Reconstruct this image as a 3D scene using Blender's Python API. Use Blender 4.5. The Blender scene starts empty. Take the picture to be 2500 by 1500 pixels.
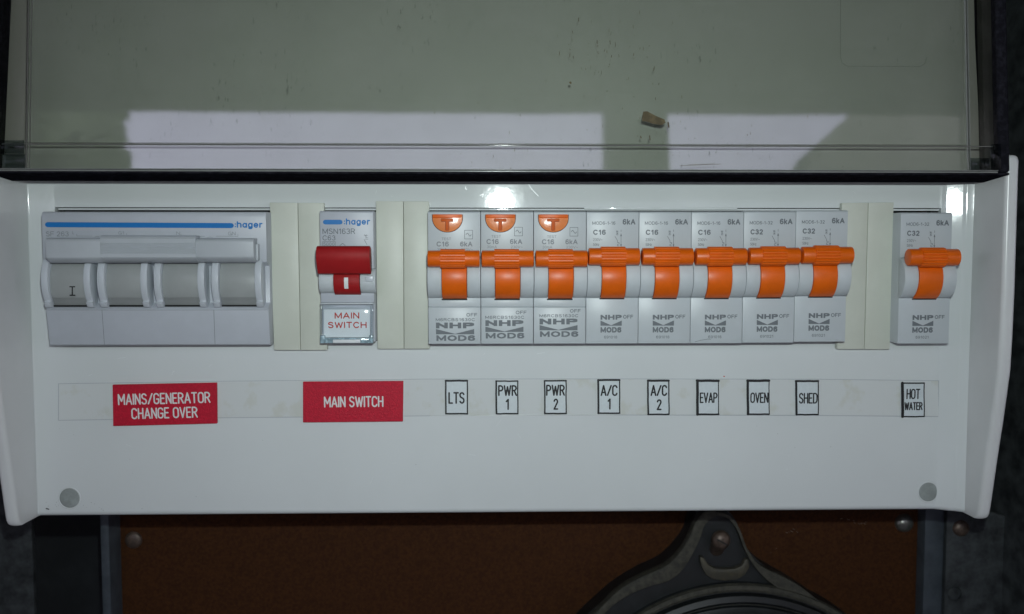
import bpy, bmesh, math, random
from mathutils import Matrix, Vector, noise
R = math.radians
scene = bpy.context.scene
COL = scene.collection
MM = 0.001

# ------------------------------------------------------------------ camera
D = 0.335                      # camera to panel face, metres
FPX = 2300.0                   # focal length in photo pixels (photo 2500 x 1500)
cam_d = bpy.data.cameras.new("Camera")
cam = bpy.data.objects.new("Camera", cam_d); COL.objects.link(cam)
cam.location = (0, -D, 0)
cam.rotation_euler = (R(90 - 3.7), 0, R(-1.44))
cam_d.sensor_width = 36.0
cam_d.lens = 36.0 * FPX / 2500.0
cam_d.clip_start = 0.01
cam_d.clip_end = 500
cam_d.dof.use_dof = True
cam_d.dof.focus_distance = 0.327
cam_d.dof.aperture_fstop = 14
scene.camera = cam
CAMM = Matrix.Rotation(R(-1.44), 3, 'Z') @ Matrix.Rotation(R(90 - 3.7), 3, 'X')
CPOS = Vector((0, -D, 0))

# ------------------------------------------------------------------ world: pale overcast evening sky
world = bpy.data.worlds.new("World"); scene.world = world
world.use_nodes = True
wn = world.node_tree.nodes; wl = world.node_tree.links
for n in list(wn): wn.remove(n)
wo = wn.new('ShaderNodeOutputWorld'); bg = wn.new('ShaderNodeBackground')
sky = wn.new('ShaderNodeTexSky'); sky.sky_type = 'NISHITA'; sky.sun_disc = False
sky.sun_elevation = R(14); sky.sun_rotation = R(20); sky.air_density = 1.0; sky.dust_density = 4.0
hsv = wn.new('ShaderNodeHueSaturation'); hsv.inputs['Saturation'].default_value = 0.22
mul = wn.new('ShaderNodeMix'); mul.data_type = 'RGBA'; mul.blend_type = 'MULTIPLY'; mul.inputs[0].default_value = 1.0
mul.inputs[7].default_value = (1.02, 0.945, 1.23, 1)
wl.new(sky.outputs[0], hsv.inputs['Color']); wl.new(hsv.outputs[0], mul.inputs[6])
wl.new(mul.outputs[2], bg.inputs[0]); bg.inputs[1].default_value = 0.15
wl.new(bg.outputs[0], wo.inputs[0])

# ------------------------------------------------------------------ the phone's flash, just above the lens
fl = bpy.data.lights.new("Flash", 'AREA'); fl.shape = 'DISK'; fl.size = 0.0055
fl.energy = 0.074; fl.color = (0.885, 1.0, 0.98); fl.spread = R(145)
flo = bpy.data.objects.new("Flash", fl); COL.objects.link(flo)
flo.location = (0.0095, -D, 0.031)
flo.rotation_euler = (R(90 - 3.7), 0, R(-1.44))

scene.view_settings.view_transform = 'Standard'
scene.view_settings.look = 'None'
scene.view_settings.exposure = 2.3
scene.view_settings.gamma = 1.0
scene.cycles.max_bounces = 10
scene.cycles.transparent_max_bounces = 16
scene.cycles.sample_clamp_indirect = 4.0

# ------------------------------------------------------------------ pixel of the photograph -> point on a plane of the scene
def ray(px, py):
    d = Vector(((px - 1250) / FPX, -(py - 750) / FPX, -1.0))
    return (CAMM @ d).normalized()

def pt(px, py, h=0.0, M=None):
    """point (mm: x, h, z) on the plane at height h mm in front of the panel (or of frame M)"""
    o = CPOS.copy(); d = ray(px, py)
    if M is not None:
        Mi = M.inverted(); o = Mi @ o; d = Mi.to_3x3() @ d
    t = (-h * MM - o.y) / d.y
    p = o + d * t
    return (p.x / MM, h, p.z / MM)

def X(px, py, h=0, M=None): return pt(px, py, h, M)[0]
def Z(px, py, h=0, M=None): return pt(px, py, h, M)[2]

# ------------------------------------------------------------------ materials
def mat(name, color, rough=0.45, spec=0.5, var=0.0, scale=60.0, bump=0.0, bscale=400.0, metal=0.0, coat=0.0,
        color2=None, c2lo=0.45, c2hi=0.65, coat_rough=0.08):
    m = bpy.data.materials.new(name); m.use_nodes = True
    nt = m.node_tree; b = nt.nodes['Principled BSDF']
    b.inputs['Roughness'].default_value = rough
    b.inputs['Specular IOR Level'].default_value = spec
    b.inputs['Metallic'].default_value = metal
    b.inputs['Coat Weight'].default_value = coat
    b.inputs['Coat Roughness'].default_value = coat_rough
    c = (*color, 1)
    b.inputs['Base Color'].default_value = c
    tc = nt.nodes.new('ShaderNodeNewGeometry')
    if var > 0 or color2:
        nz = nt.nodes.new('ShaderNodeTexNoise'); nz.inputs['Scale'].default_value = scale
        nz.inputs['Detail'].default_value = 6; nz.inputs['Roughness'].default_value = 0.6
        nt.links.new(tc.outputs['Position'], nz.inputs['Vector'])
        cr = nt.nodes.new('ShaderNodeValToRGB')
        c2 = color2 or tuple(v * (1 - var) for v in color)
        c1 = color if color2 else tuple(min(1, v * (1 + var)) for v in color)
        cr.color_ramp.elements[0].position = c2lo; cr.color_ramp.elements[0].color = (*c2, 1)
        cr.color_ramp.elements[1].position = c2hi; cr.color_ramp.elements[1].color = (*c1, 1)
        nt.links.new(nz.outputs['Fac'], cr.inputs[0]); nt.links.new(cr.outputs[0], b.inputs['Base Color'])
    if bump > 0:
        n2 = nt.nodes.new('ShaderNodeTexNoise'); n2.inputs['Scale'].default_value = bscale
        n2.inputs['Detail'].default_value = 4
        nt.links.new(tc.outputs['Position'], n2.inputs['Vector'])
        bp = nt.nodes.new('ShaderNodeBump'); bp.inputs['Strength'].default_value = bump
        bp.inputs['Distance'].default_value = 0.0002
        nt.links.new(n2.outputs['Fac'], bp.inputs['Height']); nt.links.new(bp.outputs[0], b.inputs['Normal'])
        if coat: nt.links.new(bp.outputs[0], b.inputs['Coat Normal'])
    return m

def clear_mat(name, tint, ior=1.58, rough=0.03, bump=0.0, bscale=60.0, dirt=None, boost=1.0):
    """thin clear plastic: tinted see-through with a Fresnel gloss, and grime as small diffuse spots"""
    m = bpy.data.materials.new(name); m.use_nodes = True
    nt = m.node_tree; nt.nodes.remove(nt.nodes['Principled BSDF']); out = nt.nodes['Material Output']
    tr = nt.nodes.new('ShaderNodeBsdfTransparent'); tr.inputs[0].default_value = (*tint, 1)
    gl = nt.nodes.new('ShaderNodeBsdfGlossy'); gl.inputs['Roughness'].default_value = rough
    fr = nt.nodes.new('ShaderNodeFresnel'); fr.inputs[0].default_value = ior
    ma = nt.nodes.new('ShaderNodeMath'); ma.operation = 'MULTIPLY'; ma.inputs[1].default_value = boost
    nt.links.new(fr.outputs[0], ma.inputs[0])
    mx = nt.nodes.new('ShaderNodeMixShader')
    nt.links.new(ma.outputs[0], mx.inputs[0]); nt.links.new(tr.outputs[0], mx.inputs[1]); nt.links.new(gl.outputs[0], mx.inputs[2])
    last = mx
    geo = nt.nodes.new('ShaderNodeNewGeometry')
    if bump:
        nz = nt.nodes.new('ShaderNodeTexNoise'); nz.inputs['Scale'].default_value = bscale; nz.inputs['Detail'].default_value = 2
        nt.links.new(geo.outputs['Position'], nz.inputs['Vector'])
        bp = nt.nodes.new('ShaderNodeBump'); bp.inputs['Strength'].default_value = bump; bp.inputs['Distance'].default_value = 0.0002
        nt.links.new(nz.outputs['Fac'], bp.inputs['Height']); nt.links.new(bp.outputs[0], gl.inputs['Normal'])
    if dirt:
        # specks and vertical scuffs where the noise peaks, thinned by a broad patchy mask
        mp = nt.nodes.new('ShaderNodeMapping'); mp.inputs['Scale'].default_value = (900, 900, 260)
        nt.links.new(geo.outputs['Position'], mp.inputs['Vector'])
        n1 = nt.nodes.new('ShaderNodeTexNoise'); n1.inputs['Scale'].default_value = 1.0; n1.inputs['Detail'].default_value = 3
        nt.links.new(mp.outputs[0], n1.inputs['Vector'])
        r1 = nt.nodes.new('ShaderNodeValToRGB'); r1.color_ramp.elements[0].position = 0.66; r1.color_ramp.elements[1].position = 0.76
        nt.links.new(n1.outputs['Fac'], r1.inputs[0])
        n2 = nt.nodes.new('ShaderNodeTexNoise'); n2.inputs['Scale'].default_value = 26; n2.inputs['Detail'].default_value = 2
        nt.links.new(geo.outputs['Position'], n2.inputs['Vector'])
        r2 = nt.nodes.new('ShaderNodeValToRGB'); r2.color_ramp.elements[0].position = 0.48; r2.color_ramp.elements[1].position = 0.68
        nt.links.new(n2.outputs['Fac'], r2.inputs[0])
        mu = nt.nodes.new('ShaderNodeMath'); mu.operation = 'MULTIPLY'
        nt.links.new(r1.outputs[0], mu.inputs[0]); nt.links.new(r2.outputs[0], mu.inputs[1])
        # a faint film of dust over it all
        n3 = nt.nodes.new('ShaderNodeTexNoise'); n3.inputs['Scale'].default_value = 45; n3.inputs['Detail'].default_value = 8
        nt.links.new(geo.outputs['Position'], n3.inputs['Vector'])
        r3 = nt.nodes.new('ShaderNodeMapRange'); r3.inputs[1].default_value = 0.4; r3.inputs[2].default_value = 0.75
        r3.inputs[3].default_value = 0.0; r3.inputs[4].default_value = 0.06
        nt.links.new(n3.outputs['Fac'], r3.inputs[0])
        df = nt.nodes.new('ShaderNodeBsdfDiffuse'); df.inputs[0].default_value = (*dirt, 1)
        ad = nt.nodes.new('ShaderNodeMath'); ad.operation = 'MULTIPLY'; ad.inputs[1].default_value = 0.6
        nt.links.new(mu.outputs[0], ad.inputs[0])
        m2 = nt.nodes.new('ShaderNodeMixShader')
        nt.links.new(ad.outputs[0], m2.inputs[0]); nt.links.new(last.outputs[0], m2.inputs[1]); nt.links.new(df.outputs[0], m2.inputs[2])
        d2 = nt.nodes.new('ShaderNodeBsdfDiffuse'); d2.inputs[0].default_value = (0.45, 0.45, 0.42, 1)
        m3 = nt.nodes.new('ShaderNodeMixShader')
        nt.links.new(r3.outputs[0], m3.inputs[0]); nt.links.new(m2.outputs[0], m3.inputs[1]); nt.links.new(d2.outputs[0], m3.inputs[2])
        last = m3
    nt.links.new(last.outputs[0], out.inputs[0])
    return m

M = {}
M['panel'] = mat('panel_white', (0.655, 0.69, 0.69), 0.05, 0.5, var=0.022, scale=11, bump=0.07, bscale=330)
M['cheek'] = mat('cheek_white', (0.66, 0.68, 0.675), 0.24, 0.5, var=0.03, scale=25, bump=0.05, bscale=500)
M['cap'] = mat('cap_grey', (0.29, 0.32, 0.31), 0.5, 0.4, var=0.10, scale=260)
M['strip'] = mat('strip_white', (0.64, 0.67, 0.665), 0.16, 0.5, color2=(0.60, 0.62, 0.58), scale=110, c2lo=0.36, c2hi=0.46, bump=0.06, bscale=300)
M['hair'] = mat('hairline_shade', (0.40, 0.43, 0.46), 0.6, 0.3)  # grey for the shade line painted round the label strip
M['blank'] = mat('cream_plastic', (0.61, 0.635, 0.555), 0.42, 0.4, var=0.025, scale=90, bump=0.10, bscale=1500)
M['grey'] = mat('breaker_grey', (0.51, 0.555, 0.575), 0.36, 0.4, var=0.02, scale=120, bump=0.07, bscale=1800)
M['greyw'] = mat('old_switch_grey', (0.475, 0.505, 0.55), 0.38, 0.4, var=0.02, scale=120, bump=0.07, bscale=1800)
M['drum'] = mat('drum_grey', (0.54, 0.585, 0.605), 0.55, 0.45, var=0.02, scale=120, bump=0.05, bscale=1800)
M['flange'] = mat('flange_grey', (0.55, 0.59, 0.63), 0.32, 0.45, var=0.02, scale=120)
M['rocker'] = mat('rocker_grey', (0.345, 0.365, 0.36), 0.40, 0.4, var=0.03, scale=150, bump=0.06, bscale=1800)
M['bargrey'] = mat('bar_grey', (0.46, 0.495, 0.525), 0.42, 0.4, var=0.02, scale=120, bump=0.08, bscale=1800)
M['orange'] = mat('orange_plastic', (0.78, 0.130, 0.003), 0.38, 0.42, var=0.05, scale=160, bump=0.04, bscale=1500)
M['orange_b'] = mat('orange_button', (0.82, 0.25, 0.07), 0.24, 0.8, var=0.05, scale=160, bump=0.22, bscale=900)
M['orange_t'] = mat('orange_letter', (0.60, 0.10, 0.004), 0.5, 0.3)
M['orange_s'] = mat('orange_outline', (0.30, 0.05, 0.004), 0.5, 0.3)
M['red'] = mat('red_plastic', (0.35, 0.012, 0.014), 0.55, 0.25, var=0.05, scale=160, bump=0.08, bscale=1500)
M['redlabel'] = mat('red_engraved_laminate', (0.52, 0.006, 0.030), 0.45, 0.28, var=0.10, scale=1300, bump=0.9, bscale=2600)
M['whitelabel'] = mat('white_laminate', (0.62, 0.68, 0.70), 0.34, 0.5, var=0.03, scale=900, bump=0.5, bscale=2200)
M['letter_w'] = mat('white_core', (0.72, 0.72, 0.71), 0.5, 0.3)
M['black'] = mat('black_ink', (0.012, 0.013, 0.014), 0.5, 0.4)
M['print'] = mat('grey_print', (0.155, 0.175, 0.19), 0.55, 0.3)
M['print_l'] = mat('pale_grey_print', (0.235, 0.255, 0.275), 0.55, 0.3)
M['print_w'] = mat('white_inlay', (0.74, 0.76, 0.76), 0.45, 0.3)
M['blue'] = mat('blue_print', (0.008, 0.17, 0.48), 0.4, 0.4)
M['redprint'] = mat('red_print', (0.50, 0.035, 0.02), 0.5, 0.3)
M['card'] = mat('paper_card', (0.74, 0.77, 0.79), 0.6, 0.3, var=0.02, scale=300)
M['dark'] = mat('dark_recess', (0.012, 0.013, 0.013), 0.6, 0.3)
M['lid'] = clear_mat('clear_lid_plastic', (0.93, 0.94, 0.92), 1.58, 0.024, bump=0.26, bscale=16, dirt=(0.05, 0.05, 0.04), boost=1.0)
M['lidside'] = clear_mat('clear_lid_side', (0.91, 0.90, 0.89), 1.5, 0.08, boost=0.35)
M['liddark'] = mat('smoked_edge', (0.016, 0.016, 0.021), 0.8, 0.0, var=0.35, scale=500, bump=0.30, bscale=700)
M['lidunder'] = mat('smoked_underside', (0.003, 0.003, 0.004), 0.9, 0.0)
M['lidband'] = mat('smoked_band_plastic', (0.045, 0.047, 0.043), 0.5, 0.1, var=.3, scale=60)
M['lidblock'] = clear_mat('smoked_block', (0.60, 0.64, 0.65), 1.5, 0.10, boost=0.35)
M['thumb'] = mat('thumb_tab_plastic', (0.035, 0.032, 0.05), 0.3, 0.4, var=.3, scale=700)
M['lidlip'] = mat('lip_plastic', (0.24, 0.25, 0.24), 0.18, 0.6, var=0.06, scale=200, bump=0.2, bscale=600)
M['lidridge'] = mat('ridge_plastic', (0.13, 0.13, 0.12), 0.09, 0.7)
M['clear'] = clear_mat('clear_cover', (0.975, 0.99, 0.995), 1.5, 0.05, boost=0.6)
M['clear_edge'] = mat('clear_cover_edge', (0.33, 0.46, 0.52), 0.10, 0.6, var=0.35, scale=700, bump=0.4, bscale=900)
M['residue'] = mat('tape_residue', (0.10, 0.078, 0.038), 0.6, 0.3, var=0.25, scale=500)
M['sheet'] = mat('grey_green_sheet', (0.33, 0.345, 0.31), 0.55, 0.3, var=0.03, scale=20)
M['board'] = mat('brown_board', (0.056, 0.021, 0.0065), 0.7, 0.10, color2=(0.033, 0.0125, 0.0048), scale=800, c2lo=0.36, c2hi=0.64, bump=0.25, bscale=900)
M['steel'] = mat('galvanised_steel', (0.056, 0.064, 0.066), 0.6, 0.3, metal=0.15, color2=(0.016, 0.019, 0.020), scale=150, c2lo=0.35, c2hi=0.68, bump=0.12, bscale=300)
M['steel_l'] = mat('galvanised_edge', (0.080, 0.098, 0.115), 0.48, 0.5, metal=0.25, color2=(0.045, 0.056, 0.066), scale=140, c2lo=0.3, c2hi=0.7)
M['zinc'] = mat('zinc_screw', (0.22, 0.225, 0.20), 0.30, 0.6, metal=0.75, var=0.2, scale=300)
M['rust'] = mat('rusty_screw', (0.10, 0.072, 0.055), 0.45, 0.5, metal=0.4, var=0.3, scale=400)
M['bakelite'] = mat('black_bakelite', (0.008, 0.010, 0.011), 0.52, 0.5, var=0.3, scale=150, bump=0.15, bscale=500)
M['dusty'] = mat('dusty_bakelite', (0.066, 0.063, 0.050), 0.7, 0.2, color2=(0.036, 0.036, 0.030), scale=420, c2lo=0.35, c2hi=0.62, bump=0.2, bscale=600)
M['washer'] = mat('dusty_washer', (0.075, 0.068, 0.045), 0.55, 0.4, metal=0.2, color2=(0.055, 0.052, 0.040), scale=350)
M['back'] = mat('dark_back_steel', (0.014, 0.017, 0.019), 0.6, 0.3, var=.2, scale=60)
M['ground'] = mat('concrete', (0.16, 0.15, 0.14), 0.8, 0.2, var=0.1, scale=2)
M['timber'] = mat('painted_timber', (0.13, 0.14, 0.12), 0.6, 0.3, var=0.1, scale=5)
M['wall'] = mat('rendered_wall', (0.10, 0.11, 0.09), 0.8, 0.2, var=0.1, scale=3)
M['leaf'] = mat('leaves', (0.045, 0.07, 0.03), 0.7, 0.2, var=0.3, scale=3)

# ------------------------------------------------------------------ mesh helpers (all coordinates in mm: x, h toward camera, z)
def link(name, bm_or_me, m, parent=None, smooth=False, **props):
    if isinstance(bm_or_me, bmesh.types.BMesh):
        me = bpy.data.meshes.new(name); bm_or_me.to_mesh(me); bm_or_me.free()
    else: me = bm_or_me
    for mm in (m if isinstance(m, (list, tuple)) else [m]): me.materials.append(mm)
    if smooth:
        for p in me.polygons: p.use_smooth = True
        try: me.set_sharp_from_angle(angle=R(35))
        except Exception: pass
    o = bpy.data.objects.new(name, me); COL.objects.link(o)
    if parent is not None:
        o.parent = parent
    for k, v in props.items(): o[k] = v
    return o

def thing(name, label, cat, loc=(0, 0, 0), group=None, rot=None):
    o = bpy.data.objects.new(name, None); COL.objects.link(o)
    o.empty_display_size = 0.01
    o.location = loc
    if rot: o.rotation_euler = rot
    o['label'] = label; o['category'] = cat
    if group: o['group'] = group
    return o

ORG = [0.0, 0.0, 0.0]          # current local origin in mm (x, h, z)
def P(x, h, z): return ((x - ORG[0]) * MM, -(h - ORG[1]) * MM, (z - ORG[2]) * MM)

def newbm(): return bmesh.new()

def bevel(bm, w, seg=2, ang=30):
    es = [e for e in bm.edges if len(e.link_faces) == 2 and e.calc_face_angle(0) > R(ang)]
    if es: bmesh.ops.bevel(bm, geom=es, offset=w * MM, segments=seg, profile=0.5, affect='EDGES', clamp_overlap=True)

def add_box(bm, x0, x1, h0, h1, z0, z1):
    vs = [bm.verts.new(P(x, h, z)) for x in (x0, x1) for h in (h0, h1) for z in (z0, z1)]
    f = [(0, 1, 3, 2), (4, 6, 7, 5), (0, 4, 5, 1), (2, 3, 7, 6), (0, 2, 6, 4), (1, 5, 7, 3)]
    for q in f: bm.faces.new([vs[i] for i in q])
    bmesh.ops.recalc_face_normals(bm, faces=bm.faces[:])

def box(name, x0, x1, h0, h1, z0, z1, m, parent, bv=0.15, seg=2, **kw):
    bm = newbm(); add_box(bm, min(x0, x1), max(x0, x1), h0, h1, min(z0, z1), max(z0, z1))
    if bv: bevel(bm, bv, seg)
    return link(name, bm, m, parent, smooth=True, **kw)

def add_prism_x(bm, prof, x0, x1):
    """prof: list of (z, h) round the outline, swept along x"""
    a = [bm.verts.new(P(x0, h, z)) for z, h in prof]
    b = [bm.verts.new(P(x1, h, z)) for z, h in prof]
    n = len(prof); fs = []
    for i in range(n):
        j = (i + 1) % n
        fs.append(bm.faces.new((a[i], a[j], b[j], b[i])))
    fs.append(bm.faces.new(a)); fs.append(bm.faces.new(b[::-1]))
    bmesh.ops.recalc_face_normals(bm, faces=bm.faces[:])

def prism_x(name, prof, x0, x1, m, parent, bv=0.15, seg=2, **kw):
    bm = newbm(); add_prism_x(bm, prof, x0, x1)
    if bv: bevel(bm, bv, seg, 32)
    return link(name, bm, m, parent, smooth=True, **kw)

def add_plate(bm, pts, h0, h1):
    """outline pts (x, z) extruded in h"""
    a = [bm.verts.new(P(x, h0, z)) for x, z in pts]
    b = [bm.verts.new(P(x, h1, z)) for x, z in pts]
    n = len(pts)
    for i in range(n):
        j = (i + 1) % n
        bm.faces.new((a[i], a[j], b[j], b[i]))
    caps = [bm.faces.new(a), bm.faces.new(b[::-1])]
    bmesh.ops.recalc_face_normals(bm, faces=bm.faces[:])
    if n > 30: bmesh.ops.triangulate(bm, faces=caps, ngon_method='EAR_CLIP')

def plate(name, pts, h0, h1, m, parent, bv=0.0, seg=2, **kw):
    bm = newbm(); add_plate(bm, pts, h0, h1)
    if bv: bevel(bm, bv, seg)
    return link(name, bm, m, parent, smooth=True, **kw)

def arc(cz, ch, r, a0, a1, n):
    """points (z, h) on an arc; angle 0 faces the camera, positive up"""
    return [(cz + r * math.sin(a0 + (a1 - a0) * i / n), ch + r * math.cos(a0 + (a1 - a0) * i / n)) for i in range(n + 1)]

def lathe_h(name, cx, cz, prof, m, parent, n=40, **kw):
    """prof list of (radius, h) revolved about the axis that points at the camera"""
    bm = newbm(); rings = []
    for r, h in prof:
        if r < 1e-4: rings.append([bm.verts.new(P(cx, h, cz))])
        else: rings.append([bm.verts.new(P(cx + r * math.cos(2 * math.pi * k / n), h, cz + r * math.sin(2 * math.pi * k / n))) for k in range(n)])
    for a, b in zip(rings, rings[1:]):
        for k in range(n):
            k2 = (k + 1) % n
            if len(a) == 1 and len(b) > 1: bm.faces.new((a[0], b[k], b[k2]))
            elif len(b) == 1 and len(a) > 1: bm.faces.new((a[k], b[0], a[k2]))
            elif len(a) > 1: bm.faces.new((a[k], b[k], b[k2], a[k2]))
    bmesh.ops.recalc_face_normals(bm, faces=bm.faces[:])
    return link(name, bm, m, parent, smooth=True, **kw)

# ------------------------------------------------------------------ writing
_k = [0]
def stroke(bm, pts, w, h, cap=True):
    """polyline pts (x, z) in mm as a flat round-ended stroke"""
    for (xa, za), (xb, zb) in zip(pts, pts[1:]):
        dx, dz = xb - xa, zb - za; L = math.hypot(dx, dz)
        if L < 1e-6: continue
        nx, nz = -dz / L * w / 2, dx / L * w / 2
        _k[0] = (_k[0] + 1) % 40; hh = h + 0.02 + _k[0] * 0.0006
        bm.faces.new([bm.verts.new(P(*q)) for q in ((xa + nx, hh, za + nz), (xa - nx, hh, za - nz), (xb - nx, hh, zb - nz), (xb + nx, hh, zb + nz))])
    if cap == 'sq':
        for x, z in pts:
            _k[0] = (_k[0] + 1) % 40; hh = h + 0.02 + _k[0] * 0.0006; q = w / 2
            bm.faces.new([bm.verts.new(P(x + a * q, hh, z + b * q)) for a, b in ((-1, -1), (1, -1), (1, 1), (-1, 1))])
    elif cap:
        for x, z in pts:
            _k[0] = (_k[0] + 1) % 40; hh = h + 0.02 + _k[0] * 0.0006
            bm.faces.new([bm.verts.new(P(x + w / 2 * math.cos(a * math.pi / 4), hh, z + w / 2 * math.sin(a * math.pi / 4))) for a in range(8)])

def spx(bm, pts, wpx, h, M=None, cap=True):
    stroke(bm, [(pt(x, y, h, M)[0], pt(x, y, h, M)[2]) for x, y in pts], wpx / 7.0, h, cap)

def ell(cx, cy, rx, ry, a0, a1, n=7):
    return [(cx + rx * math.cos(R(a0 + (a1 - a0) * i / n)), cy + ry * math.sin(R(a0 + (a1 - a0) * i / n))) for i in range(n + 1)]

G = {   # engraver's single-stroke capitals: width, strokes on a unit-high grid
 'A': (.52, [[(0, 0), (.26, 1), (.52, 0)], [(.09, .3), (.43, .3)]]),
 'C': (.46, [ell(.23, .77, .23, .23, 10, 180) + ell(.23, .23, .23, .23, 180, 350)]),
 'D': (.46, [[(0, 0), (0, 1), (.2, 1)] + ell(.2, .72, .26, .28, 90, 0, 5) + ell(.2, .28, .26, .28, 0, -90, 5) + [(0, 0)]]),
 'E': (.38, [[(.38, 1), (0, 1), (0, 0), (.38, 0)], [(0, .52), (.32, .52)]]),
 'G': (.46, [ell(.23, .77, .23, .23, 10, 180) + ell(.23, .23, .23, .23, 180, 360, 8) + [(.46, .46), (.26, .46)]]),
 'H': (.44, [[(0, 0), (0, 1)], [(.44, 0), (.44, 1)], [(0, .52), (.44, .52)]]),
 'I': (.0, [[(0, 0), (0, 1)]]),
 'L': (.36, [[(0, 1), (0, 0), (.36, 0)]]),
 'M': (.58, [[(0, 0), (0, 1), (.29, .32), (.58, 1), (.58, 0)]]),
 'N': (.46, [[(0, 0), (0, 1), (.46, 0), (.46, 1)]]),
 'O': (.48, [ell(.24, .76, .24, .24, 0, 180) + ell(.24, .24, .24, .24, 180, 360) + [(.48, .76)]]),
 'P': (.44, [[(0, 0), (0, 1), (.2, 1)] + ell(.2, .74, .24, .26, 90, -90) + [(0, .48)]]),
 'R': (.44, [[(0, 0), (0, 1), (.2, 1)] + ell(.2, .75, .24, .25, 90, -90) + [(0, .5)], [(.22, .5), (.46, 0)]]),
 'S': (.44, [ell(.22, .76, .22, .24, 20, 180, 6) + [(.06, .6), (.38, .42)] + ell(.22, .24, .22, .24, 20, -160, 6)]),
 'T': (.46, [[(0, 1), (.46, 1)], [(.23, 1), (.23, 0)]]),
 'V': (.48, [[(0, 1), (.24, 0), (.48, 1)]]),
 'W': (.72, [[(0, 1), (.18, 0), (.36, .9), (.54, 0), (.72, 1)]]),
 '/': (.40, [[(0, 0), (.40, 1)]]),
 '1': (.16, [[(0, .8), (.16, 1), (.16, 0)]]),
 '2': (.42, [ell(.21, .77, .21, .23, 170, -20, 7) + [(.0, .0), (.42, 0)]]),
 ' ': (.12, []),
}
# plain grotesque lettering for the printed marks, same grid with lower case and digits
def O(cx, cy, rx, ry, a0=0, a1=360, n=12): return ell(cx, cy, rx, ry, a0, a1, n)
F = dict(G)
F.update({
 'A': (.70, [[(0, 0), (.35, 1), (.70, 0)], [(.12, .33), (.58, .33)]]),
 'B': (.58, [[(0, 0), (0, 1), (.3, 1)] + ell(.3, .76, .25, .24, 90, -90) + [(0, .52)], [(.3, .52)] + ell(.3, .26, .28, .26, 90, -90) + [(0, 0)]]),
 'C': (.66, [O(.35, .5, .35, .5, 42, 318)]),
 'D': (.64, [[(0, 0), (0, 1), (.26, 1)] + ell(.26, .5, .38, .5, 90, -90, 10) + [(0, 0)]]),
 'E': (.54, [[(.54, 1), (0, 1), (0, 0), (.54, 0)], [(0, .52), (.50, .52)]]),
 'F': (.52, [[(.52, 1), (0, 1), (0, 0)], [(0, .5), (.46, .5)]]),
 'G': (.68, [O(.35, .5, .35, .5, 42, 330) + [(.68, .45), (.38, .45)], [(.68, .45), (.68, 0)]]),
 'H': (.62, [[(0, 0), (0, 1)], [(.62, 0), (.62, 1)], [(0, .52), (.62, .52)]]),
 'L': (.48, [[(0, 1), (0, 0), (.48, 0)]]),
 'M': (.76, [[(0, 0), (0, 1), (.38, .12), (.76, 1), (.76, 0)]]),
 'N': (.62, [[(0, 0), (0, 1), (.62, 0), (.62, 1)]]),
 'O': (.72, [O(.36, .5, .36, .5)]),
 'P': (.58, [[(0, 0), (0, 1), (.32, 1)] + ell(.32, .74, .26, .26, 90, -90) + [(0, .48)]]),
 'R': (.60, [[(0, 0), (0, 1), (.32, 1)] + ell(.32, .75, .26, .25, 90, -90) + [(0, .5)], [(.32, .5), (.60, 0)]]),
 'S': (.58, [ell(.29, .75, .26, .25, 25, 200, 7) + [(.40, .5)] + ell(.30, .26, .28, .26, 40, -160, 8)]),
 'T': (.60, [[(0, 1), (.60, 1)], [(.30, 1), (.30, 0)]]),
 'V': (.66, [[(0, 1), (.33, 0), (.66, 1)]]),
 'W': (.90, [[(0, 1), (.22, 0), (.45, .9), (.68, 0), (.90, 1)]]),
 'I': (.0, [[(0, 0), (0, 1)]]),
 '0': (.50, [O(.25, .5, .25, .5)]), '1': (.30, [[(.02, .76), (.24, 1), (.24, 0)]]),
 '2': (.50, [ell(.25, .73, .24, .27, 165, -30, 8) + [(.0, .0), (.50, 0)]]),
 '3': (.50, [ell(.24, .75, .22, .25, 155, -90, 8), ell(.24, .26, .26, .26, 90, -155, 8)]),
 '5': (.50, [[(.46, 1), (.08, 1), (.04, .54)] + ell(.24, .32, .26, .32, 130, -155, 9)]),
 '6': (.50, [O(.25, .30, .25, .30), ell(.27, .62, .27, .38, 200, 40, 7)]),
 '8': (.50, [O(.25, .76, .21, .24), O(.25, .27, .25, .27)]),
 '9': (.50, [O(.25, .70, .25, .30), ell(.23, .38, .27, .38, 20, -140, 7)]),
 '-': (.26, [[(0, .36), (.26, .36)]]), '~': (.50, [[(i * .05, .40 + .10 * math.sin(i * .628)) for i in range(11)]]),
 ':': (.0, [[(0, .08), (0, .085)], [(0, .58), (0, .585)]]),
 'h': (.44, [[(0, 0), (0, 1)], [(0, .45)] + ell(.22, .50, .22, .22, 150, 0, 6) + [(.44, 0)]]),
 'a': (.44, [O(.22, .35, .22, .35), [(.44, .70), (.44, 0)]]),
 'g': (.44, [O(.22, .35, .22, .35), [(.44, .70), (.44, -.08)] + ell(.22, -.06, .22, .2, 0, -150, 6)]),
 'e': (.46, [[(.0, .36), (.46, .36)] + ell(.23, .35, .23, .35, 5, 315, 10)]),
 'r': (.26, [[(0, 0), (0, .70)], [(0, .45)] + ell(.24, .46, .24, .24, 170, 85, 4)]),
 'k': (.42, [[(0, 0), (0, 1)], [(.40, .70), (.0, .28)], [(.14, .42), (.42, 0)]]),
 'm': (.66, [[(0, 0), (0, .70)], ell(.165, .52, .165, .18, 170, 0, 5) + [(.33, 0)], ell(.495, .52, .165, .18, 170, 0, 5) + [(.66, 0)]]),
 'z': (.38, [[(0, .68), (.38, .68), (0, 0), (.38, 0)]]),
})
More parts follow.
